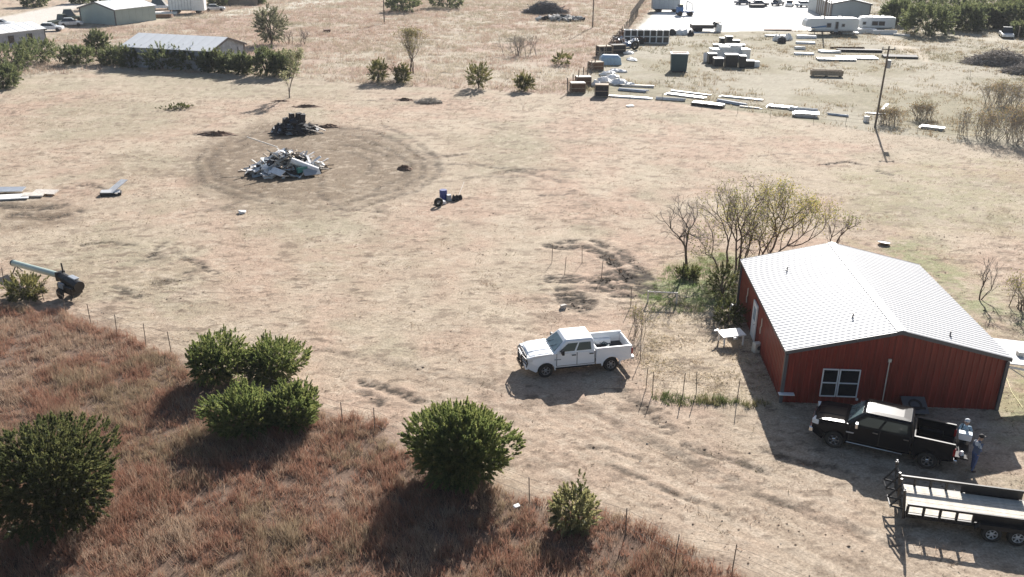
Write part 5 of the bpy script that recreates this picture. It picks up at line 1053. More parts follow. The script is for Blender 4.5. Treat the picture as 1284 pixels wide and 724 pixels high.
for x, y_, z, l, r in ((2.0, -.6, .8, 1.7, .9), (2.5, -.9, .5, 1.5, -.5), (1.6, -1.3, .4, 1.2, .4), (2.3, -1.5, .2, 1.3, .1)): MB().box((x, y_, z), (l, .16, .10), r, 0, .35).build('pale_plank', M_pale, dp)
for x, y_, z in ((-.2, .2, 1.6), (.5, .1, 1.65), (.9, .0, 1.5), (-.9, -.1, 1.2)): MB().box((x, y_, z), (.55, .5, .75), .3, .1, .1).jitter(rb, .08).build('dark_block', M_dark, dp)

def lump(label, px, py, d, rz, m, cat, name):
    p = at(px, py); rr = random.Random(int(px*5+py)); n = 11; rings = []
    for k, (q, h) in enumerate(((1, 0), (1.05, .35), (.85, .75), (.45, 1.0))): rings.append([(d[0]/2*q*math.cos(2*math.pi*j/n)*rr.uniform(.75, 1.2), d[1]/2*q*math.sin(2*math.pi*j/n)*rr.uniform(.75, 1.2), d[2]*h*rr.uniform(.7, 1.2)) for j in range(n)])
    o = MB().loft(rings).build(name, m, loc=(p.x, p.y, gzf(p.x, p.y)-.02)); o.rotation_euler = (0, 0, rz); return tag(o, label, cat)
def sheet(label, px, py, d, rz, m, z=.12, rx=0, ry=0, cat='sheet', name='loose_sheet', jit=.03):
    p = at(px, py); o = MB().box((0, 0, 0), d).jitter(random.Random(int(px*7+py)), jit).build(name, m, loc=(p.x, p.y, gzf(p.x, p.y)+z)); o.rotation_euler = (rx, ry, rz); return tag(o, label, cat)
t = thing('propped_panel', 'white panel tilted up on scrap alone in the left of the field', 'panel', (at(144, 243).x, at(144, 243).y, 0), .5)
MB().box((.25, .25, .55), (1.9, .85, .06), .6, -.10, -.38).build('panel', M_sheet, t); MB().box((-.35, -.2, .28), (1.5, .5, .08), -.3, .3).build('lower_board', M_sheet, t); MB().box((-.3, -.1, .12), (1.6, .9, .22), -.2).jitter(rb, .06).build('dark_base', M_dark, t); MB().box((-.1, -.55, .2), (.7, .12, .06), -.8, .2).build('strip', M_pale, t)
sheet('grey white sheet at the left edge of the field, upper of two', 6, 242, (3.2, 1.0, .08), .1, M_galv, .25, .1); sheet('large white sheet at the left edge of the field, lower of two', 8, 249, (3.6, 1.5, .08), .25, M_sheet, .10)
sheet('cream board on the field right of the two white sheets', 42, 247, (1.7, .7, .12), .12, M_pale, .18, .12); sheet('pale board furthest right of the sheets on the left field', 57, 244, (2.0, .8, .08), -.1, M_pale, .22, .15)

# green auger on its cart
a0, a1 = at(15, 323, 1.0), at(76, 346, 1.15); d = (a1-a0); ln = d.length; yaw = math.atan2(d.y, d.x)
au = thing('grain_auger', 'long pale green grain auger tube on a black engine cart', 'auger', (a1.x, a1.y, gzf(a1.x, a1.y)), yaw)
MB().cyl((-ln, 0, .62), (.1, 0, 1.15), .20, n=18).build('auger_tube', mat('pale_green_steel', (.42, .50, .45), .35, metal=.25, var=.08), au)
MB().cyl((-ln-.02, 0, .62), (-ln+.10, 0, .625), .22, n=18).build('tube_rim', M_trim, au)
MB().box((-.02, 0, 1.15), (.22, .58, .58)).build('flange', M_black, au, bevel=.03)
MB().cyl((.05, 0, 1.12), (1.75, 0, .95), .30, .34, n=14).build('gearbox', M_bsteel, au); MB().cyl((1.75, 0, .95), (2.05, 0, .92), .34, .34, n=16).build('hopper', M_bsteel, au)
MB().box((1.1, -.12, .66), (1.6, .75, .48)).build('engine', M_bsteel, au, bevel=.05); MB().box((1.35, .08, 1.33), (.75, .35, .10), 0, 0, .05).build('cover', M_galv, au, bevel=.03); MB().box((.75, -.45, .82), (.55, .12, .35)).build('plate', M_grey, au)
MB().path([(.2, .1, 1.3), (.05, .15, 1.95)], .05, 6).build('exhaust', M_bsteel, au)
for s in (1, -1): wheel(au, .75, s*.60, .34, .18, s, M_rust)
MB().cyl((.75, -.6, .34), (.75, .6, .34), .05).build('axle', M_bsteel, au); MB().path([(1.6, -.2, .5), (1.7, -.5, .06)], .05, 6).path([(-ln+.3, 0, .50), (-ln+.35, .35, .0)], .04, 5).path([(-ln+.3, 0, .50), (-ln+.35, -.35, .0)], .04, 5).build('prop_leg', M_bsteel, au)

# small things on the field
p = at(556, 252); o = MB().lathe([(.001, 0), (.30, 0), (.31, .3), (.33, .32), (.31, .34), (.31, .58), (.33, .6), (.30, .88), (.001, .88)], (0, 0, 0), 'Z', 16).build('drum', M_dblue, smooth=False, loc=(at(556, 251).x, at(556, 251).y, 0)); tag(o, 'blue plastic drum among litter in the middle of the field', 'drum')
p = at(550, 259); o = MB().lathe([(.18, -.12), (.33, -.12), (.38, -.06), (.38, .06), (.33, .12), (.18, .12)], (0, 0, 0), 'Y', 18, True).build('tyre', M_tyre, smooth=True, loc=(p.x, p.y, .37)); o.rotation_euler = (.15, 0, .4); tag(o, 'old dark tyre standing left of the blue drum', 'tyre')
o = lump('crumpled white sack between the tyre and the blue drum', 555, 256, (.6, .5, .35), .3, M_sheet, 'sack', 'sack')
o = sheet('pale grey bucket right of the blue drum', 563, 252, (.36, .36, .5), .4, M_grey, .24, cat='bucket', name='bucket')
o = lump('dark scrap lump right of the blue drum, nearer the stick', 571, 252, (.7, .55, .45), .2, M_dark, 'scrap', 'scrap_lump')
o = lump('small dark lump at the far right of the litter by the drum', 577, 250, (.4, .4, .35), .7, M_dark, 'scrap', 'scrap_lump')
q0, q1 = at(575, 248), at(582, 238); tag(MB().cyl((q0.x, q0.y, .15), (q1.x, q1.y, .7), .025, n=5).build('stick', M_pale), 'long pale stick leaning out of the litter by the drum', 'stick')
sheet('small white scrap lying on the field left of the drive', 304, 268, (.5, .4, .2), .4, M_sheet, .1, cat='scrap', name='white_scrap', jit=.08)
sheet('white stone lying on the drive edge beside the muddy ring', 706, 387, (.35, .3, .25), .4, M_rock, .1, cat='stone', name='stone', jit=.06)
p = at(1108, 306); o = MB().lathe([(.001, .05), (.42, .10), (.46, .16), (.42, .12), (.001, .07)], (0, 0, 0), 'Z', 16).build('dish', M_white, loc=(p.x, p.y, -.02)); o.rotation_euler = (-.12, .1, 0); tag(o, 'round pale dish lying on the grass behind the barn', 'dish')
sheet('white plastic scrap in the russet grass by the small sapling', 648, 645, (.22, .18, .06), .5, M_sheet, .42, cat='scrap', name='white_scrap')

# ================================================================ FAR BUILDINGS AND VEHICLES, LEFT
def gable_shed(name, label, cat, c_front, ax, W, L, he, hr, wallm, roofm, trimm, panels=9, front=True):
    """ax: direction along the ridge (rad). origin at one front corner, x across the gable, y along the ridge"""
    t = thing(name, label, cat, c_front, ax-math.pi/2)
    def tp(x): return he+(hr-he)*(1-abs(x-W/2)/(W/2))
    n = max(2, 2*int(W/2/1.4)); w = W/n
    for k in range(n):
        for yy, r in ((0, 1), (L, -1)):
            x0, x1 = k*w+.01, (k+1)*w-.01; m = MB(); m.add([(x0, yy, -.3), (x1, yy, -.3), (x1, yy, tp(x1)), (x0, yy, tp(x0)), (x0, yy+.05*r, -.3), (x1, yy+.05*r, -.3), (x1, yy+.05*r, tp(x1)), (x0, yy+.05*r, tp(x0))], [(0, 1, 2, 3), (4, 7, 6, 5), (0, 4, 5, 1), (1, 5, 6, 2), (2, 6, 7, 3), (3, 7, 4, 0)]); m.build('wall_panel', wallm, t)
    n2 = max(3, int(L/1.6)); w2 = L/n2; me = MB().box((0, 0, he/2-.15), (.05, w2-.02, he+.3)).mesh('wall_panel', wallm)
    for k in range(n2):
        for x in (.0, W): link('wall_panel', me, t, (x, (k+.5)*w2, 0))
    s = math.atan2(hr-he, W/2); RLn = (W/2+.35)/math.cos(s); me = MB().box((0, 0, 0), (RLn, w2+.0-.015, .05)).box((0, w2/2-.04, .035), (RLn, .06, .04)).mesh('roof_panel', roofm)
    ww = (L+.6)/n2
    for k in range(n2):
        for sg in (1, -1):
            cxn = W/2-sg*(RLn/2)*math.cos(s); o = link('roof_panel', me, t, (cxn, -.3+(k+.5)*ww, hr+.09-(RLn/2)*math.sin(s)), (0, -sg*s, 0), (1, ww/w2, 1))
    for x in (0, W): MB().box((x, -.04, he/2), (.22, .14, he)).build('corner_trim', trimm, t)
    for sg in (1, -1):
        m = MB(); x0 = W/2-sg*(W/2+.35); z0 = he-(.35)*math.tan(s); m.add([(x0, -.36, z0-.20), (W/2, -.36, hr-.20), (W/2, -.36, hr+.08), (x0, -.36, z0+.08), (x0, -.30, z0-.2), (W/2, -.30, hr-.20), (W/2, -.30, hr+.08), (x0, -.30, z0+.08)], [(0, 1, 2, 3), (4, 7, 6, 5), (0, 4, 5, 1), (2, 6, 7, 3), (0, 3, 7, 4), (1, 5, 6, 2)]); m.build('rake_trim', trimm, t)
    return t
M_sage = mat('sage_metal_siding', (.33, .40, .38), .5, var=.08, vs=.5); M_lroof = mat('light_metal_roof', (.76, .77, .77), .4, var=.06, vs=.4); M_board = mat('weathered_siding', (.36, .38, .42), .8, var=.25, vs=1.5)
# green metal building: gable faces left-front
g0, g1 = at(97, 33), at(146, 32); g2 = at(196, 24); W = (g1-g0).length; ridge = math.atan2(g2.y-g1.y, g2.x-g1.x)
g0, g1, g2 = at(98, 34), at(146, 32), at(196, 25.5)
dl = (g2-g1); ridge = math.atan2(dl.y, dl.x); W = 9.6; gd = Vector((math.sin(ridge), -math.cos(ridge), 0))
gs = gable_shed('metal_building', 'sage green metal building with dark edged gable at the top left', 'metal building', (g1.x-gd.x*W, g1.y-gd.y*W, 0), ridge, W, dl.length, zat(g1, 12.5), zat(g1, 12.5)+1.25, M_sage, M_lroof, M_trim)
# white roofed shed in front: long eave faces the camera, gable at right
s0, s1 = Vector((-58.6, 140.6, 0)), Vector((-44.3, 136.6, 0))
dl = (s1-s0); ridge = math.atan2(dl.y, dl.x); Ls = dl.length; Ws = 9.2; he = 2.95
gd = Vector((-math.sin(ridge), math.cos(ridge), 0))
o = gable_shed('shed', 'long grey shed with a white metal roof behind the juniper hedge', 'shed', (s1.x+gd.x*0, s1.y+gd.y*0, 0), ridge+math.pi, Ws, Ls, he, he+1.35, M_board, M_lroof, mat('brown_trim', (.13, .11, .11), .7))
for x in (1.4, 3.0, 5.6, 7.4): MB().box((x, -.06, he*.45), (.12, .06, he*.9)).build('batten', M_trim, o)
# grey house at the left edge
s0, s1 = at(-60, 70), at(58, 54.5); dl = s1-s0; ridge = math.atan2(dl.y, dl.x); he = zat(s1, 36)
gd = Vector((-math.sin(ridge), math.cos(ridge), 0))
o = gable_shed('long_house', 'long grey house with a white roof at the left edge', 'house', (s1.x, s1.y, 0), ridge+math.pi, 6.5, dl.length, he, he+.9, M_board, M_lroof, M_trim)
for k, d_ in enumerate((3.0, 6.5, 10.0, 14.0)):
    wq = MB().box((-.05, d_, he*.55), (.06, 1.1, 1.2)).build('window', M_trim, o); MB().box((-.085, d_, he*.55), (.02, .95, 1.05)).build('pane', M_glass, wq)
def car(label, px, py, rz, paint, L=4.6, H=1.5, W=1.8, kind='car', group=None, ute=False):
    p = at(px, py); t = thing('parked_car' if kind == 'car' else 'parked_truck', label, kind, (p.x, p.y, 0), rz, group); h = L/2
    pr = [(-h, .35), (-h, .85), (-h*.92, .95), (-h*.15 if ute else -h*.72, 1.0), (h*.30, 1.0), (h*.94, .85), (h, .6), (h, .35)]; MB().prism(pr, -W/2, W/2).build('body', paint, t, bevel=.06)
    a, b, c, d_ = (-.15, -.08, .22, .48) if ute else (-.78, -.55, .10, .42)
    m = MB(); rings = [[(h*a, -W*.46, .98), (h*d_, -W*.46, .98), (h*d_, W*.46, .98), (h*a, W*.46, .98)], [(h*b, -W*.36, H-.04), (h*c, -W*.36, H-.04), (h*c, W*.36, H-.04), (h*b, W*.36, H-.04)]]; m.loft(rings); m.build('window', M_vglass, t); MB().box((h*(b+c)/2, 0, H), (h*(c-b), W*.74, .06)).build('roof', paint, t, bevel=.02)
    for x in (-h*.62, h*.62):
        for s in (1, -1): MB().lathe([(.001, -.1), (.2, -.1), (.34, -.1), (.34, .1), (.2, .1), (.001, .1)], (x, s*W*.46, .34), 'Y', 14).build('wheel', M_tyre, t)
    for s in (1, -1): MB().box((h, s*W*.34, .72), (.06, .32, .14)).build('headlight', M_lamp, t)
    return t
M_wcar = mat('white_car', (.75, .76, .77), .3, coat=.6); M_olive = mat('olive_vehicle', (.12, .14, .10), .6); M_silver = mat('silver_car', (.45, .47, .5), .35, metal=.4, coat=.5); M_dcar = mat('dark_blue_car', (.04, .06, .10), .3, coat=.5)
car('white car parked at the right end of the grey house', 64, 39, .15, M_wcar); car('white car on the road left of the grey house roof', 2, 34, .2, M_wcar)
car('dark olive truck parked left of the green metal building', 78, 31, 1.2, M_olive, 5.5, 2.0, 2.0, 'truck', None, True); car('olive jeep at the corner of the green metal building', 90, 26, .4, M_olive, 4.6, 2.3, 2.0, 'jeep'); car('white van parked under the green building corner', 90, 33, .3, M_silver, 4.5, 1.6)
bt = at(236, 17); t = thing('box_trailer', 'white box trailer parked beyond the green metal building', 'trailer', (bt.x, bt.y, 0), .1)
Lb = 44/ppm(bt); MB().box((-Lb*.18, 0, 2.2), (Lb*.62, 2.5, 2.7)).build('box', M_white, t, bevel=.05); MB().box((Lb*.32, -.1, 2.1), (Lb*.36, 2.6, 2.8)).build('nose_box', M_white, t, bevel=.08); MB().box((0, 0, .75), (Lb*.9, 1.2, .18)).build('chassis', M_black, t)
for x in (-Lb*.35, -Lb*.28, Lb*.3): 
    for s in (1, -1): MB().lathe([(.001, -.12), (.45, -.12), (.45, .12), (.001, .12)], (x, s*1.0, .45), 'Y', 12).build('wheel', M_tyre, t)
for i in range(7): MB().box((-Lb*.46+i*Lb*.085, -1.27, 2.2), (.06, .05, 2.6)).build('rib', M_grey, t)
car('white van left of the white box trailer', 203, 12, .1, M_wcar, 6, 2.4, 2.1, 'van'); car('silver car right of the white box trailer', 270, 14, .2, M_silver); 
sheet('long white panel stack lying left of the far pole', 205, 18, (6, 1.6, .5), .15, M_sheet, .25, cat='panels', name='panel_stack'); sheet('brown scrap pile below the far pole', 205, 22.5, (4, 1.2, .6), .1, M_rust, .25, cat='scrap', name='scrap_pile', jit=.25)
sheet('low brown hut roof by the far lane at the top', 305, 6.5, (7, 3, 1.6), .1, mat('hut_brown', (.20, .17, .14), .8), .8, cat='hut', name='hut')
sheet('small dark box standing in the far pink grass', 410, 40.5, (1.4, .9, .5), .3, M_rust, .25, cat='box', name='dark_box', jit=.1)
# rubble by the dark brush heap
t = thing('rubble_heap', 'grey rubble heap right of the dark brush heap at the top', 'rubble', (at(704, 26).x, at(704, 26).y, 0)); ck = board_me('rc', (1.1, .8, .6), M_rock, .2, 5); ck2 = board_me('rd', (1.0, .8, .5), M_dark, .2, 6)
for i in range(60):
    a, q = rb.uniform(0, 6.28), math.sqrt(rb.random()); link('chunk', ck if rb.random() < .7 else ck2, t, (5.6*q*math.cos(a), 2.2*q*math.sin(a), .25+(1-q)*.8), (rb.uniform(-.5, .5), rb.uniform(-.5, .5), rb.uniform(0, 6)))

# ================================================================ STORAGE YARD, RIGHT
def crate(name, label, px, py, d, rz, body, top=None, cat='crate', group=None, z=0, slats=True, par=None):
    p = at(px, py); t = thing(name, label, cat, (p.x, p.y, gzf(p.x, p.y)+z), rz, group)
    MB().box((0, 0, d[2]/2), (d[0]-.06, d[1]-.06, d[2]-.05)).build('load', body, t, bevel=.03)
    if top: MB().box((0, 0, d[2]+.02), (d[0]+.04, d[1]+.04, .09)).jitter(rb, .02).build('top_sheet', top, t)
    m = MB()
    if slats:
        for x in (-1, 1):
            for y in (-1, 1): m.box((x*d[0]/2, y*d[1]/2, d[2]/2), (.09, .09, d[2]))
        for zq in (.1, d[2]*.5, d[2]-.04):
            for y in (-1, 1): m.box((0, y*d[1]/2, zq), (d[0], .06, .09))
            for x in (-1, 1): m.box((x*d[0]/2, 0, zq), (.06, d[1], .09))
        m.build('frame', M_galv if top is M_sheet else M_wood, t)
    return t
# rack of open black crates, two tiers
c0, c1 = at(782, 53.5), at(838, 54); u = (c1-c0); nC = 7; yaw = math.atan2(u.y, u.x); w = u.length/nC
fr = MB(); 
cm1 = MB().box((0, 0, .0), (w-.22, 1.1, w*.80)).mesh('load', M_wrapd); cm2 = MB()  # solid black block stands for the shaded inside of an open crate
for x in (-1, 1):
    for y in (-1, 1): cm2.box((x*(w/2-.06), y*.58, 0), (.10, .10, w*.96))
for z in (-1, 1):
    for y in (-1, 1): cm2.box((0, y*.58, z*w*.46), (w-.02, .12, .12))
    for x in (-1, 1): cm2.box((x*(w/2-.06), 0, z*w*.46), (.10, 1.1, .12))
cm2 = cm2.mesh('frame', M_white)
for r_ in range(2):
    for k in range(nC):
        p = c0+u*(k+.5)/nC
        lab = 'white framed black crate, %s tier of the rack, %s' % (('lower', 'upper')[r_], ('at the left end by the junk', 'second from left end', 'third from left end', 'in the middle of the row', 'third from right end', 'second from right end', 'at the right end')[k])
        t = thing('open_crate', lab, 'crate', (p.x, p.y, w*.49+r_*w*.98), yaw, 'black crates racked in two tiers'); link('load', cm1, t); link('frame', cm2, t)
# wrapped pallets
for i, (px, py, dx, dz, lab, top, bd) in enumerate([
    (916, 84, 2.0, 1.9, 'widest black pallet load at the front of the white topped stack', M_sheet, M_wrapd), (900, 83, 1.5, 1.2, 'black pallet load just left of the widest one', M_sheet, M_wrapd), (892, 80, 1.3, 1.6, 'black pallet load at the left end of the front row', M_sheet, M_wrapd), (930, 85, 1.0, 1.8, 'narrow black pallet load just right of the widest one', M_sheet, M_wrapd), (939, 84, 1.4, .95, 'low black pallet load at the right of the front row', M_sheet, M_wrapd),
    (896, 73, 1.5, 1.5, 'white wrapped load in the second row, left end', M_sheet, M_sheet), (908, 73, 1.8, 1.9, 'white wrapped load in the second row, left of centre', M_sheet, M_sheet), (920, 73, 1.8, 2.1, 'white wrapped load in the second row, right of centre', M_sheet, M_sheet), (932, 74, 1.5, 1.6, 'white wrapped load in the second row, right end', M_sheet, M_sheet),
    (899, 64, 1.5, 1.1, 'dark load with a white cover in the third row, left end', M_sheet, M_wrapd), (907, 64, 1.2, 1.0, 'dark load with a white cover in the third row, second from left', M_sheet, M_wrapd), (918, 65, 2.0, 1.2, 'white load in the middle of the third row', M_sheet, M_sheet), (928, 65, 1.3, 1.2, 'white load at the right of the third row', M_sheet, M_wrapd),
    (906, 54, 1.1, .9, 'small white topped load at the rear left of the stack', M_sheet, M_wrapd), (913, 57, 1.2, 1.6, 'tall narrow dark load at the rear of the stack', M_sheet, M_wrapd), (922, 57, 1.4, .9, 'small white topped load at the rear right of the stack', M_sheet, M_wrapd)]):
    crate('wrapped_pallet', lab, px, py, (dx, 2.6 if bd is M_sheet else 1.5, dz), .05*(i % 3)-.05, bd, top, 'pallet load', 'wrapped pallet loads stacked in the yard', slats=False)
sheet('white slab leaning left of the wrapped pallet loads', 885, 78, (.9, .25, 1.5), .1, M_sheet, .75, -.25, cat='slab', name='white_slab'); sheet('white slab lying right of the wrapped pallet loads', 946, 84, (1.3, 1.0, .9), .05, M_sheet, .4, cat='slab', name='white_slab')
# dark teal box with white rim
p = at(851, 90); t = thing('teal_bin', 'tall dark teal bin with a white rimmed open top', 'bin', (p.x, p.y, 0), -.08); Wt = 19/ppm(p); Ht = zat(p, 68)
MB().box((0, .8, Ht/2), (Wt, 1.7, Ht), taper=1.1).build('bin_body', M_teal, t, bevel=.05); m = MB(); 
for y in (-.1, 1.72): m.box((0, y, Ht+.02), (Wt*1.14, .14, .16))
for x in (-1, 1): m.box((x*Wt*.55, .8, Ht+.02), (.14, 1.69, .16))
m.build('rim', M_white, t); MB().box((0, .8, Ht-.02), (Wt*.9, 1.4, .12)).build('contents', M_rust, t); MB().box((-.25, -.075, Ht*.58), (.55, .03, .22)).build('label_plate', M_grey, t); MB().box((.1, -.4, .04), (Wt, .9, .08)).build('skid', M_dark, t)
# crates on the fence corner
crate('pallet_crate', 'rusty crate with pale top nearest the yard fence corner', 724, 116, (1.9, 1.3, 1.25), .1, M_rust, M_pale); crate('pallet_crate', 'rusty crate behind the nearest one at the yard fence corner', 731, 107, (2.0, 1.4, 1.2), .1, M_rust, M_pale); crate('pallet_crate', 'dark weathered crate standing alone left of the white sheets', 754, 121, (1.7, 1.2, 1.55), -.05, M_dark, M_wood)
crate('pallet_crate', 'brown crate below the pale blue tarp', 747, 88, (1.9, 1.5, 1.2), .3, M_rust, M_wood); crate('pallet_crate', 'dark crate above the pale blue tarp by the fence', 757, 71, (2.2, 1.6, 1.7), .3, M_dark, M_wood); crate('pallet_crate', 'dark crate right of the pale blue tarp', 774, 68, (2.3, 1.6, 1.6), .3, M_dark, None)
p = at(765, 81); o = MB().loft([[(-1.7, -1, 0), (1.7, -1, 0), (1.7, 1, 0), (-1.7, 1, 0)], [(-1.6, -.9, 1.1), (1.5, -.9, 1.1), (1.5, .9, 1.1), (-1.6, .9, 1.1)], [(-1.2, -.3, 1.55), (1.2, -.3, 1.5), (1.2, .4, 1.5), (-1.2, .4, 1.55)]]).build('tarped_load', M_tarp, bevel=.12, loc=(p.x, p.y, 0)); o.rotation_euler = (0, 0, .1); tag(o, 'load under a pale blue tarp among the crates by the fence', 'tarp')
for i, (px, py, d, rz, lab) in enumerate([(792, 76, (2.2, 1.1, .35), -1.1, 'white mattress like slab lying in the grass by the junk row'), (787, 68, (2.2, 1.2, .4), .5, 'white bag heap at the end of the junk row'), (762, 95, (2.6, 1.6, .5), .3, 'white sack heap left of the path below the tarp'), (772, 90, (1.9, 1.2, .35), .2, 'white sack on the right of the heap below the tarp'), (781, 91, (1.5, .9, .3), .1, 'cream sack lying apart right of the white heaps'), (757, 103, (2.0, 1.3, .5), .4, 'white sacks near the dark crate'), (768, 100, (2.4, 1.4, .5), .1, 'white sacks beside the long bundles'), (776, 106, (2.8, 1.6, .6), .2, 'widest white sack heap at the end of the long bundles'), (747, 108, (1.2, .9, .6), .2, 'small white sack behind the dark crate'), (789, 108, (1.6, 1.0, .4), .1, 'white sack by the first long bundle')]):
    lump(lab, px, py, (d[0], d[1]*1.2, d[2]*1.3), rz, M_sheet, 'sack', 'white_sack')
# junk row along the fence
jm = [board_me('j1', (1.6, 1.0, .9), M_dark, .2, 2), board_me('j2', (1.2, .9, 1.2), M_rust, .2, 3), board_me('j3', (1.5, .8, .7), M_grey, .2, 4), board_me('j4', (1.0, 1.0, .8), M_blue, .15, 5)]
for i, (px, py, k, lab) in enumerate([(771, 60, 1, 'rusty scrap block at the near end of the junk row'), (779, 57, 0, 'dark scrap block second in the junk row'), (774, 52, 2, 'grey scrap block by the fence in the junk row'), (787, 60, 3, 'blue scrap block in front of the junk row'), (781, 47, 1, 'rusty scrap block at the far end of the junk row'), (795, 58, 2, 'grey scrap block right of the wheel in the junk row'), (803, 55, 0, 'dark scrap block nearest the crate rack')]):
    p = at(px, py); t = thing('scrap_block', lab, 'scrap', (p.x, p.y, .5), rb.uniform(0, 3), 'scrap machinery in the junk row'); link('lump', jm[k], t); link('lump', jm[(k+1) % 4], t, (rb.uniform(-1, 1), rb.uniform(-.6, .6), rb.uniform(-.1, .5)), (rb.uniform(-.6, .6), rb.uniform(-.6, .6), rb.uniform(0, 3)), (.55, .5, .5)); link('lump', jm[(k+2) % 4], t, (rb.uniform(-1.3, 1.3), rb.uniform(-.6, .6), rb.uniform(-.2, .2)), (rb.uniform(-.6, .6), rb.uniform(-.6, .6), rb.uniform(0, 3)), (.6, .3, .5)); m = MB()
    for _ in range(13): m.path([(rb.uniform(-1.1, 1.1), rb.uniform(-.8, .8), rb.uniform(-.4, .7)), (rb.uniform(-1.1, 1.1), rb.uniform(-.8, .8), rb.uniform(0, 1.1))], .06, 5)
    m.build('bent_bars', M_galv if i % 2 else M_rust, t)
p = at(796, 63); o = MB().lathe([(.45, -.16), (.75, -.16), (.85, 0), (.75, .16), (.45, .16)], (0, 0, 0), 'Y', 18, True).build('tractor_tyre', M_tyre, smooth=True, loc=(p.x, p.y, .82)); o.rotation_euler = (.2, 0, .4); tag(o, 'big old tyre standing in front of the junk row', 'tyre')
for i, (px, py, m, lab) in enumerate([(843, 44, M_dark, 'dark lump right of the crate rack'), (851, 44, M_sheet, 'white lump right of the crate rack'), (859, 44, M_sheet, 'white drum pair near the dark lump'), (866, 45, M_dark, 'dark lump at the right end of the lumps by the rack')]):
    lump(lab, px, py, (1.5, 1.2, 1.0), rb.uniform(0, 1), m, 'scrap', 'scrap_lump')
# long bundles along the front fence
def bundle(label, a, b, w, h, m, n=5, roundish=False, cat='bundle'):
    h *= .55; w *= (.62 if roundish else .9)
    p0, p1 = at(*a), at(*b); d = p1-p0; L = d.length; c = (p0+p1)/2; t = thing('pipe_bundle' if roundish else 'sheet_bundle', label, cat, (c.x, c.y, gzf(c.x, c.y)), math.atan2(d.y, d.x), 'long bundles along the yard front')
    for k in range(n):
        if roundish:
            rr = w/n/2*1.15; row = k % max(1, (n+1)//2); up = k//max(1, (n+1)//2); MB().cyl((-L/2+rb.uniform(-.2, .2), -w/2+rr+row*2*rr+up*rr, rr+up*rr*1.7), (L/2+rb.uniform(-.2, .2), -w/2+rr+row*2*rr+up*rr, rr+up*rr*1.7), rr, n=8).build('pipe', m, t)
        else: MB().box((rb.uniform(-.3, .3), rb.uniform(-.1, .1), h*(k+.5)/n), (L*rb.uniform(.85, 1), w*rb.uniform(.8, 1), h/n*.85), rb.uniform(-.02, .02)).build('panel', m if k < n-1 or m is not M_dark else M_galv, t)
    for x in (-L*.35, L*.35): MB().box((x, 0, .03), (.12, w*1.2, .10)).build('bearer', M_wood, t)
    return t
BK = .55
bundle('long white sheet stack right of the dark crate', (763, 121), (817, 124.5), 1.1, .35, M_sheet, 3); bundle('grey pipe bundle above the long white sheet stack', (776, 113), (812, 116), 1.6, .7, M_galv, 6, True); bundle('pale board bundle at the top of the first bundles', (776, 108), (820, 110), .9, .5, M_pale, 3)
bundle('white wrapped roll bundle left of the dark roll', (824, 125), (858, 127), .9, .6, M_sheet, 3, True); bundle('thin grey bundle behind the white roll', (836, 118), (882, 124), 1.3, .4, M_galv, 4); bundle('long thin white strips behind the dark roll', (840, 114), (890, 120), .7, .3, M_sheet, 2)
bundle('dark roll with a grey top on the yard front', (869, 131), (912, 136), 1.5, .8, M_dark, 3); bundle('pale blue grey pipe bundle right of the dark roll', (900, 127), (935, 133), 1.4, .6, M_galv, 5, True); bundle('long thin white pipes behind the dark roll', (902, 121), (955, 126.5), .8, .35, M_sheet, 3); bundle('cream plank bundle left of the tall fence post', (926, 134), (954, 137), .6, .3, M_pale, 2)
bundle('grey sheet bundle right of the tall fence post', (962, 134), (1000, 138), 1.2, .5, M_galv, 4); bundle('stack of silver panels with white cover near the leaning pole', (992, 145), (1024, 147), 1.6, .9, M_galv, 4); bundle('white pipes on top behind the silver panels', (990, 138), (1026, 141), 1.0, .5, M_sheet, 3, True); bundle('thin pale pipes right of the silver panels', (1038, 144), (1066, 147), .6, .25, M_galv, 3, True)
bundle('long silver bundle in the weeds right of the leaning pole', (1152, 160), (1184, 164), 1.1, .6, M_galv, 4); bundle('white planks beside the leaning pole', (1083, 142), (1112, 144), .6, .25, M_sheet, 2)
sheet('white plank tilted up beside the leaning pole', 1108, 140, (2.6, .35, .10), .95, M_sheet, .5, 0, -.15, cat='plank', name='white_plank'); sheet('small white block beside the leaning pole', 1086, 153, (.5, .5, .7), .2, M_sheet, .3, cat='block', name='white_block'); sheet('white paper scrap on the field below the bundles', 790, 134, (.9, .6, .1), .3, M_sheet, .1, cat='scrap', name='white_scrap')
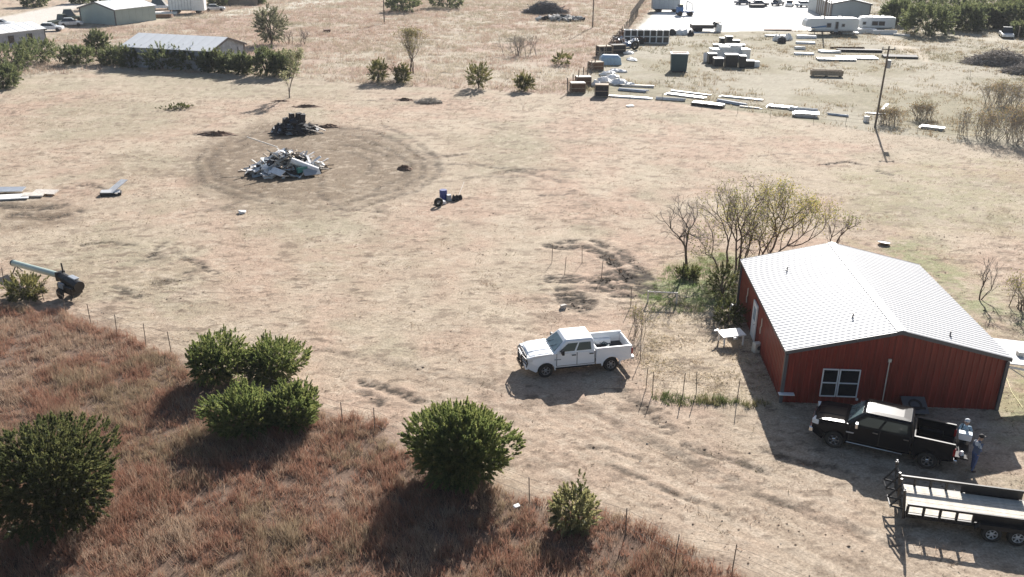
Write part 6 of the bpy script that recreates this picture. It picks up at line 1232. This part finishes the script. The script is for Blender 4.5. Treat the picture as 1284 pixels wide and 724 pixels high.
# yard middle
p = at(1036, 96); t = thing('feed_trough', 'long weathered wooden feed trough in the middle of the yard', 'trough', (p.x, p.y, 0), -.06); Lt = 38/ppm(p)
for s in (1, -1): MB().box((0, s*.55, .55), (Lt, .10, .75)).build('side_board', M_wood, t)
for s in (1, -1): MB().box((s*Lt/2, 0, .55), (.10, .99, .75)).build('end_board', M_wood, t)
MB().box((0, 0, .25), (Lt-.12, .98, .08)).build('floor_board', M_rust, t)
for x in (-.45, 0, .45): MB().box((x*Lt, 0, .12), (.16, 1.2, .26)).build('leg', M_wood, t)
for px, py, d, rz, m, lab, cat in [(1008, 69, (3.2, 1.0, .3), 0, M_sheet, 'white slab nearest the left of the yard slab group', 'slab'), (1003, 62, (1.8, 1.0, .5), .1, M_sheet, 'short white slab above the nearest one', 'slab'), (1010, 55, (3.4, 1.0, .35), -.1, M_sheet, 'white slab third from the front of the group', 'slab'), (1011, 48, (3.6, 1.2, .5), 0, M_sheet, 'white slab furthest back of the group by the trailer', 'slab'),
    (1048, 76, (6.0, 2.0, .35), .0, M_galv, 'grey flat sheets in the yard left of centre', 'sheets'), (1074, 74, (6.5, 2.0, .3), -.05, M_sheet, 'white flat sheets right of the grey ones in the yard', 'sheets'), (1077, 65, (7.5, 1.4, .4), -.08, M_dark, 'dark flat lumber lying behind the white sheets', 'lumber'), (1040, 66, (3.6, 1.6, .35), .1, M_sheet, 'white torn sheet behind the grey flat sheets', 'sheet'), (1128, 73, (5.6, 1.6, .4), -.1, M_dark, 'dark lumber right of the leaning pole top', 'lumber'), (1062, 61, (6., .8, .3), -.05, M_rust, 'brown lumber furthest back in the yard', 'lumber'), (974, 46, (4.5, .9, .25), 0, M_sheet, 'white strip lying along the gravel lot edge', 'strip'), (975, 38.5, (5.5, .8, .25), 0, M_rust, 'brown strip lying on the gravel lot edge', 'strip'), (1060, 43, (5, 1.3, .4), 0, M_sheet, 'white sheet lying below the travel trailers, left', 'sheet'), (1082, 42, (5, 1.3, .9), 0, M_sheet, 'white wrapped bale below the rear trailer window', 'bale'), (1108, 43, (4.8, 1.3, .8), 0, M_sheet, 'white wrapped bale below the rear trailer end', 'bale'), (1130, 45, (3, 1.2, .4), -.3, M_pale, 'pale scrap right of the travel trailers', 'scrap')]:
    sheet(lab, px, py, d, rz, m, d[2]/2, cat=cat, name='yard_'+cat, jit=.10)
for i, (px, py, m) in enumerate([(974, 51, M_sheet), (980, 54, M_dark), (988, 50, M_sheet)]): lump(('white round lump left of the dark one beyond the pallets', 'dark lump between two white lumps beyond the pallets', 'white round lump right of the dark one beyond the pallets')[i], px, py, (1.7, 1.4, 1.1), .3, m, 'lump', 'covered_lump')
# gooseneck trailer
p = at(884, 39.5); t = thing('gooseneck_trailer', 'low dark gooseneck trailer with white nose on the gravel lot', 'trailer', (p.x, p.y, 0), .05); s = ppm(p); Lg = 38/s
MB().box((-Lg*.12, 0, 1.0), (Lg*.72, 2.3, .75)).build('bed', mat('brown_black', (.06, .05, .045), .7), t, bevel=.05); MB().prism([(Lg*.22, .9), (Lg*.30, 1.9), (Lg*.48, 1.9), (Lg*.48, 1.65), (Lg*.36, 1.6), (Lg*.30, .8)], -.8, .8).build('gooseneck', M_black, t); MB().box((Lg*.42, -.2, .75), (Lg*.18, 1.7, 1.4)).build('nose_box', M_sheet, t, bevel=.08)
for x in (-.32, -.2): 
    for sg in (1, -1): MB().lathe([(.001, -.12), (.42, -.12), (.42, .12), (.001, .12)], (Lg*x, sg*1.1, .42), 'Y', 12).build('wheel', M_tyre, t)
# blue flatbed truck, grey box van
p = at(858, 20); t = thing('work_truck', 'blue flatbed work truck on the gravel lot', 'truck', (p.x, p.y, 0), math.pi+.05); s = ppm(p); Lw = 22/s
MB().box((Lw*.28, 0, 1.35), (Lw*.34, 2.1, 1.3), taper=.92).build('cab', M_blue, t, bevel=.08); MB().box((Lw*.26, 0, 2.2), (Lw*.24, 1.9, .7), taper=.9).build('window', M_vglass, t); MB().box((-Lw*.2, 0, 1.0), (Lw*.6, 2.3, .35)).build('flatbed', M_blue, t, bevel=.03); MB().path([(-Lw*.1, 0, 1.2), (-Lw*.1, 0, 3.4)], .10, 6).path([(-Lw*.45, 0, 1.2), (-Lw*.45, 0, 2.6), (-Lw*.1, 0, 3.3)], .08, 6).build('boom', M_grey, t)
for x in (-.3, .3):
    for sg in (1, -1): MB().lathe([(.001, -.15), (.55, -.15), (.55, .15), (.001, .15)], (Lw*x, sg*1.0, .55), 'Y', 14).build('wheel', M_tyre, t)
p = at(834, 15); t = thing('box_van', 'grey box van parked at the top beside the blue truck', 'van', (p.x, p.y, 0), .0); s = ppm(p); Lw = 34/s
MB().box((0, 0, 2.1), (Lw, 2.5, 2.7)).build('box', mat('grey_box_side', (.40, .43, .45), .6, var=.06), t, bevel=.05); MB().box((0, 0, .65), (Lw*.9, 1.5, .25)).build('chassis', M_black, t)
for x in (-.3, -.22, .32):
    for sg in (1, -1): MB().lathe([(.001, -.15), (.48, -.15), (.48, .15), (.001, .15)], (Lw*x, sg*1.05, .48), 'Y', 12).build('wheel', M_tyre, t)
for k in range(6): MB().box((-Lw*.42+k*Lw*.168, -1.27, 2.1), (.06, .04, 2.6)).build('rib', M_grey, t)
for i, (px, py, pm, lab) in enumerate([(952, 8, M_dcar, 'dark car at the top edge near the small dark trailer'), (975, 7, M_dcar, 'dark blue car at the top edge of the lot'), (990, 8, M_wcar, 'white car at the top edge, left of the silver one'), (1008, 9, M_silver, 'silver car at the top edge left of the metal building'), (932, 6, M_dcar, 'dark car furthest left in the row at the top edge'), (1019, 6, M_silver, 'grey car against the metal building corner')]): car(lab, px, py, (.1, .9, 1.2, .3, .2, 1.0)[i], pm, group='cars parked at the top of the gravel lot')
sheet('small dark flat trailer standing on the bright gravel lot', 949, 9.5, (3.6, 2, .6), .1, M_dark, .4, cat='trailer', name='flat_trailer', jit=.05)
# metal building beyond the travel trailers
g0, g1 = at(1041, 26), at(1089, 27); ridge = math.atan2((g1-g0).y, (g1-g0).x)+math.pi/2
o = gable_shed('metal_building', 'grey ended metal building with brown slatted side beyond the travel trailers', 'metal building', (g0.x, g0.y, 0), ridge, (g1-g0).length, 26, zat(g0, 4.5), zat(g0, 4.5)+.9, mat('grey_end_wall', (.36, .39, .40), .6, var=.06), M_roof, M_trim)
me = MB().box((0, 0, 2.2), (.08, .9, 4.2)).mesh('slat', mat('brown_slat', (.17, .14, .12), .8, var=.3))
for k in range(8): link('slat', me, o, (-.08, .8+k*2.1, 0))
wire_fence('timber rail fence right of the grey metal building', pxs((1091, 26), (1096, 26), (1101, 26.5), (1106, 27)), zs=(.6, 1.1, 1.6), me=wood_me, wr=.05)
# travel trailers
M_rvw = mat('travel_trailer_skin', (.72, .74, .75), .4, var=.04); M_stripe = mat('blue_stripe', (.10, .22, .40), .4); M_tint = mat('tinted_pane', (.03, .035, .045), .15)
def rv(label, a, b, H, fifth):
    p0, p1 = at(*a), at(*b); d = p1-p0; L = d.length; c = (p0+p1)/2; t = thing('travel_trailer', label, 'travel trailer', (c.x, c.y, 0), math.atan2(d.y, d.x), 'travel trailers parked end to end'); h = L/2
    pr = [(-h+(2.2 if fifth else .25), .75), (h, .75), (h, H), (-h+.6, H), (-h+.15, H-.5), (-h, H*.62), (-h+(.1 if fifth else .05), H*.50), (-h+(1.9 if fifth else .1), H*.45)]
    MB().prism(pr, -1.22, 1.22).build('body', M_rvw, t, bevel=.08, seg=3)
    MB().prism([(-h+1.0, H+.01), (h-.3, H+.01), (h-.4, H+.09), (-h+1.1, H+.09)], -1.15, 1.15).build('roof', M_white, t)
    for x in (-h*.3, h*.35): MB().box((x, .2, H+.2), (.9, .7, .24), taper=.8).build('roof_unit', M_cream, t, bevel=.04)
    ws = ((-.12, .75, .7), (.42, .5, .45)) if fifth else ((-.70, .55, .45), (-.12, 1.1, .75), (.25, 1.1, .75))
    for q, w_, hh in ws:
        f = MB().box((q*h, -1.30, H*.60), (w_+.18, .05, hh+.18)).build('window', M_grey, t); MB().box((q*h, -1.335, H*.60), (w_, .02, hh)).build('pane', M_tint, f)
    xs = ((-.20, .02), (.12, .05), (.55, .3)) if fifth else ()
    sl_ = MB().box((h*(.36 if fifth else .08), -1.24, H*.60), (1.9 if fifth else 4.2, .10, H*.52)).build('slide_out', M_rvw, t, bevel=.03)
    if fifth: f = MB().box((h*.18, -1.26, H*.50), (.75, .06, 1.95)).build('door', M_grey, t); MB().box((h*.18, -1.30, H*.60), (.40, .03, 1.3)).build('pane', M_tint, f)
    if fifth:
        for k, (z0, z1) in enumerate(((.42, .56), (.40, .50))):
            MB().add([(-h*.78, -1.232, H*z0), (-h*.12, -1.232, H*z1), (-h*.12, -1.232, H*(z1+.05)), (-h*.78, -1.232, H*(z0+.05)), (-h*.78, -1.22, H*z0), (-h*.12, -1.22, H*z1), (-h*.12, -1.22, H*(z1+.05)), (-h*.78, -1.22, H*(z0+.05))], [(0, 1, 2, 3), (0, 4, 5, 1), (2, 6, 7, 3)]).build('stripe', M_stripe, t)
    MB().box((.2, -1.23, .95), (L*.80, .03, .16)).build('skirt_stripe', M_grey, t)
    MB().box((.2, 0, .62), (L*.8, 1.8, .2)).build('chassis', M_black, t)
    for x in (h*.18, h*.36):
        for sg in (1, -1): MB().lathe([(.001, -.12), (.38, -.12), (.38, .12), (.001, .12)], (x, sg*1.1, .38), 'Y', 14).build('wheel', M_tyre, t)
    for x in (-h*.6, h*.9): MB().box((x, -.9, .35), (.10, .10, .72)).build('jack', M_black, t)
    return t
rv('white travel trailer with blue swoosh and sloped raised nose, left of two', (1006, 43), (1072, 43.5), 3.15, True); rv('white travel trailer with three dark windows, right of two', (1073.5, 39), (1119, 40), 2.85, False)
car('white flatbed truck parked before the dark grove at the right', 1261, 47, -1.9, M_wcar, 5.6, 2.0, 2.1, 'truck', None, True)
p = at(1276, 48); tag(MB().cyl((p.x, p.y, -.1), (p.x, p.y, 2.2), .12, .10, 8).box((p.x, p.y, 2.22), (.3, .3, .06)).build('gate_post', M_wood), 'thick wooden gate post right of the parked white truck', 'post')
# ================================================================ HAZE
hm = bpy.data.materials.new('haze_air'); hm.use_nodes = True; n = hm.node_tree.nodes; l = hm.node_tree.links
n.remove(n['Principled BSDF']); pv = n.new('ShaderNodeVolumePrincipled'); pv.inputs['Color'].default_value = (.93, .95, 1.0, 1); pv.inputs['Density'].default_value = .00017; pv.inputs['Anisotropy'].default_value = .0
l.new(pv.outputs[0], n['Material Output'].inputs['Volume'])
hz = MB().box((0, 4200, 13), (24000, 10200, 28)).build('haze', hm); tag(hz, 'thin pale air over the whole place', kind='stuff')
